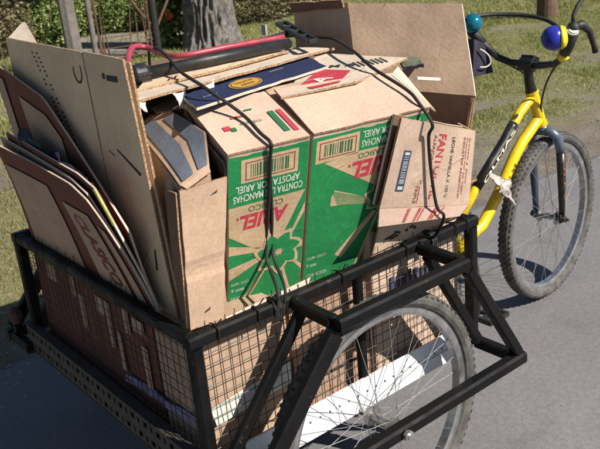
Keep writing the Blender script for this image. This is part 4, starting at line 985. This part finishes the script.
# lower cartons in the basket
def basket_carton(x0, x1, y0, y1, z0, z1, mat, name, label, seed, group='cartons inside the wire basket'):
    b = carton((x0,y0,z1), Matrix.Rotation(rnd.uniform(-.02,.02),3,'Z'), (x1-x0, y1-y0, z1-z0), .006, seed); o = b.build(name, mat, None, ((x0+x1)/2,(y0+y1)/2,z0)); tag(o, label, 'box', group); return o
c1 = basket_carton(.535,.865,.030,.30,.342,.765,'pink_tan','tan_carton','tan carton with black ink marks at the front of the basket',1)
b = sheet((.537,-.004,.774),(.865,-.006,.737),(.868,.021,.706),(.533,.020,.700), .005, 14, 5, .0008, 99); tfl = b.build('top_flap', ['pink_tan', 'edge'], c1)
def TF(x, z, d=.002):
    u_ = (x-.535)/.33; zt = .774-.037*u_; zb = .700+.006*u_; w_ = (zt-z)/(zt-zb); return V((x, -.005+.0255*w_-d, z))
b = MB()
for (x, z, w, h, rz) in ((.585,.735,.038,.005,.2),(.607,.741,.020,.005,-.4),(.60,.729,.03,.004,.1),(.640,.737,.008,.006,.5),(.655,.742,.012,.005,.3),(.668,.736,.008,.009,.1)):
    c_ = TF(x, z); b.box(c_, (w,.002,h), Matrix.Rotation(-rz,3,'Y') @ Matrix.Rotation(-.33,3,'X'))
b.build('ink_scrawl', 'black_ink', c1)
b = MB()
for k in range(8): b.box((.60+.022*k,.0225,.60-.004*(k % 3)), (.007 if k % 2 else .013,.002,.035))
b.build('blue_print', 'navy_ink', c1)
b = MB(); b.box((.67,.0222,.545), (.24,.002,.012)); b.build('red_band', 'maroon_print', c1)
c2 = basket_carton(.275,.520,.035,.30,.342,.648,'brown','brown_basket_carton','brown carton low in the basket behind the wheel',2)
b = MB(); b.box((.39,.027,.60), (.20,.002,.006)); b.box((.39,.027,.44), (.18,.002,.006)); lettering(b, 'FRAGIL', (.32,.0262,.50), (.13,0,0), (0,0,.035), .02); b.build('print', 'black_ink', c2)
c3 = basket_carton(.028,.262,.030,.22,.342,.668,'tan','tan_carton','tan carton in the basket corner nearest the rear post',3)
b = sheet((.03,.026,.50),(.26,.026,.52),(.255,.020,.47),(.04,.020,.455), .004, 10, 4, .004, 91); b.build('torn_paper', ['white_print', 'edge'], c3)
b = sheet((.09,.012,.705),(.33,.010,.715),(.31,.006,.690),(.10,.006,.684), .004, 10, 4, .003, 95); sc_ = b.build('cardboard_scrap', ['pale', 'edge'], None, (.2,.01,.69)); tag(sc_, 'narrow pale cardboard scrap tucked behind the rail under the narrow green carton', 'cardboard')
c4 = basket_carton(.030,.26,.24,.925,.342,.668,'maroon','maroon_carton','maroon carton with pale printed windows filling the rear of the basket',4)
b = MB()
for (y, z, w, h) in ((.80,.61,.07,.05),(.66,.62,.03,.09),(.62,.545,.028,.10),(.50,.60,.05,.05),(.46,.56,.026,.13),(.415,.50,.024,.11),(.36,.62,.03,.10),(.30,.61,.06,.035),(.285,.50,.028,.12)):
    b = MB()
    b.box((.0235,y,z), (.002,w*.9,h)); b.build('pale_print', 'dull_tan', c4)
b = sheet((.018,.40,.445),(.018,.03,.465),(.014,.03,.442),(.014,.40,.428), .004, 20, 5, .010, 97, .004, 12); pf = b.build('plastic_film', ['purple', 'purple'], None, (.015,.2,.42)); tag(pf, 'lavender plastic film strip inside the rear mesh', 'plastic')
b = carton((.30,.32,.69), Matrix.Identity(3), (.56,.6,.34), .004, 9); o = b.build('brown_carton', 'brown'); tag(o, 'brown carton deep in the basket centre under everything', 'box')

# big brown carton at the front of the load
r = thing('big_carton', (.9,.3,.70), 'big open brown carton with a raised flap at the front of the load', 'box')
b = sheet((.850,.395,1.255),(.950,.076,1.2465),(.862,-.036,1.034),(.760,.283,1.045), .009, 20, 14, .004, 101, .0008, 4); b.build('raised_flap', ['flap_brown', 'pale'], r)
b = sheet((.885,.68,1.232),(.851,.396,1.255),(.780,.305,1.09),(.86,.66,1.00), .008, 12, 12, .003, 102, .0, 4); b.build('raised_flap', ['flap_brown', 'edge'], r)
b = sheet((.868,.68,1.250),(.836,.402,1.266),(.842,.400,1.243),(.876,.68,1.220), .006, 10, 4, .004, 104, .003, 4); b.build('folded_rim', ['dark_brown', 'edge'], r)
b = sheet((.7645,.284,1.043),(.865,-.034,1.033),(.872,.03,.76),(.79,.29,.76), .006, 14, 14, .003, 103, .001, 5); b.build('rear_wall', ['brown', 'edge'], r)
b = sheet((.846,-.043,1.032),(.905,.000,1.020),(.890,.04,.74),(.862,.035,.74), .006, 8, 14, .003, 105); b.build('side_wall', ['tan', 'edge'], r)
b = sheet((.85,.44,.80),(.91,.44,.80),(.91,-.0,.80),(.86,-.0,.80), .006, 6, 8, .003, 106); b.build('inner_floor', ['dark_brown', 'edge'], r)
# scraps by the corner
b = MB(); b.bar((.712,.020,1.100), (.772,.000,1.088), .010, .008); tag(b.build('white_stick', 'white_print', None, (.73,.01,1.09)), 'short white stick poking out beside the front corner of the load', 'stick')
b = sheet((.80,.17,1.124),(.85,.13,1.122),(.80,.07,1.112),(.76,.11,1.114), .008, 8, 8, .012, 111, .004, 20); o = b.build('green_rag', [plain('dull_green_rag', (.09, .10, .065), .9), 'cloth'], None, (.8,.12,1.11)); tag(o, 'dull green rag on top near the big brown carton', 'rag')

# elastic straps
def strap(name, pts, rr, label, n=8):
    b = MB(); b.tube(curve3(pts, n), rr, 8); o = b.build(name, 'strap', None, pts[-1], True); tag(o, label, 'strap', 'black elastic straps'); return o
e1 = F(.088,-.016,.006)
s = strap('elastic_strap', [(.50,.93,.70),(.44,.82,1.12),(.355,.63,1.195),(.300,.475,1.196),(.248,.330,1.176),(.232,.26,1.166),(.208,.165,1.158), TP(.080,.105,.024), TP(.087,.03,.016), F(.092,-.012,.008), F(.093,.02,.008), F(.094,.15,.006), F(.092,.28,.006), (.215,-.012,.735), (.208,-.019,.700), (.205,-.018,.675)], .0041, 'black elastic strap running over the narrow green carton')
for k, dx in enumerate((.012,)):
    b = MB(); b.tube(curve3([F(.094,.06,.006), F(.103,.17,.006), F(.108,.28,.006), (.234,-.014,.735), (.226,-.019,.695), (.220,-.018,.675)], 8), .0036, 8); b.build('second_strand', 'strap', s, smooth=True)
b = MB()
for k in range(4): b.tube([(.201+.0065*k,-.018,.672),(.202+.0065*k,-.019,.690),(.203+.0065*k,-.010,.7065),(.204+.0065*k,.016,.7065)], .0034, 6)
b.build('knot', 'strap', s)
s = strap('elastic_strap', [(.86,.93,.70),(.85,.80,1.10),(.815,.48,1.162),(.70,.235,1.160),(.63,.085,1.135), TP(.476,.065,.022), TP(.474,.012,.016), FQ(.290,-.02,.020), FQ(.325,.14,.010), FQ(.42,.5,.012), FQ(.535,.94,.020), (.704,-.062,.770), (.710,-.040,.725), (.713,-.019,.700)], .0040, 'black elastic strap running over the pinkish lettered carton')
b = MB()
for k in range(3): b.tube([(.708+.0065*k,-.018,.672),(.709+.0065*k,-.019,.690),(.710+.0065*k,-.010,.7065),(.711+.0065*k,.016,.7065)], .0034, 6)
b.build('knot', 'strap', s)
# ties along the side rail
for i, x in enumerate((.05,.155,.40,.615,.80,.845)):
    b = MB(); b.tube([(x,-.0195,.672),(x+.002,-.0205,.700),(x+.004,-.004,.7085),(x+.006,.0195,.702)], .0021, 6); b.tube([(x+.004,-.01,.708),(x+.012+.01*rnd.random(),-.018,.722+.012*rnd.random())], .0015, 5)
    b.build('wire_tie', 'wire', T)
# plastic bag tied on the frame
b = sheet((1.395,.345,.640),(1.545,.35,.572),(1.53,.33,.480),(1.42,.34,.560), .004, 16, 12, .030, 121, .012, 16)
tb = NT('clear_dirty_film'); tb.base(tb.ramp(tb.noise(40, 6, .8), [(.35, (.16, .13, .10)), (.5, (.50, .45, .40)), (.65, (.74, .71, .68))])); tb.rough(.25); tb.b.inputs['Alpha'].default_value = .85; tb.bump(tb.noise(45, 4), .8, .02)
o = b.build('plastic_bag', [tb.m, tb.m], None, (1.46,.345,.5), True); tag(o, 'crumpled dirty clear plastic bag tied to the yellow frame', 'bag')
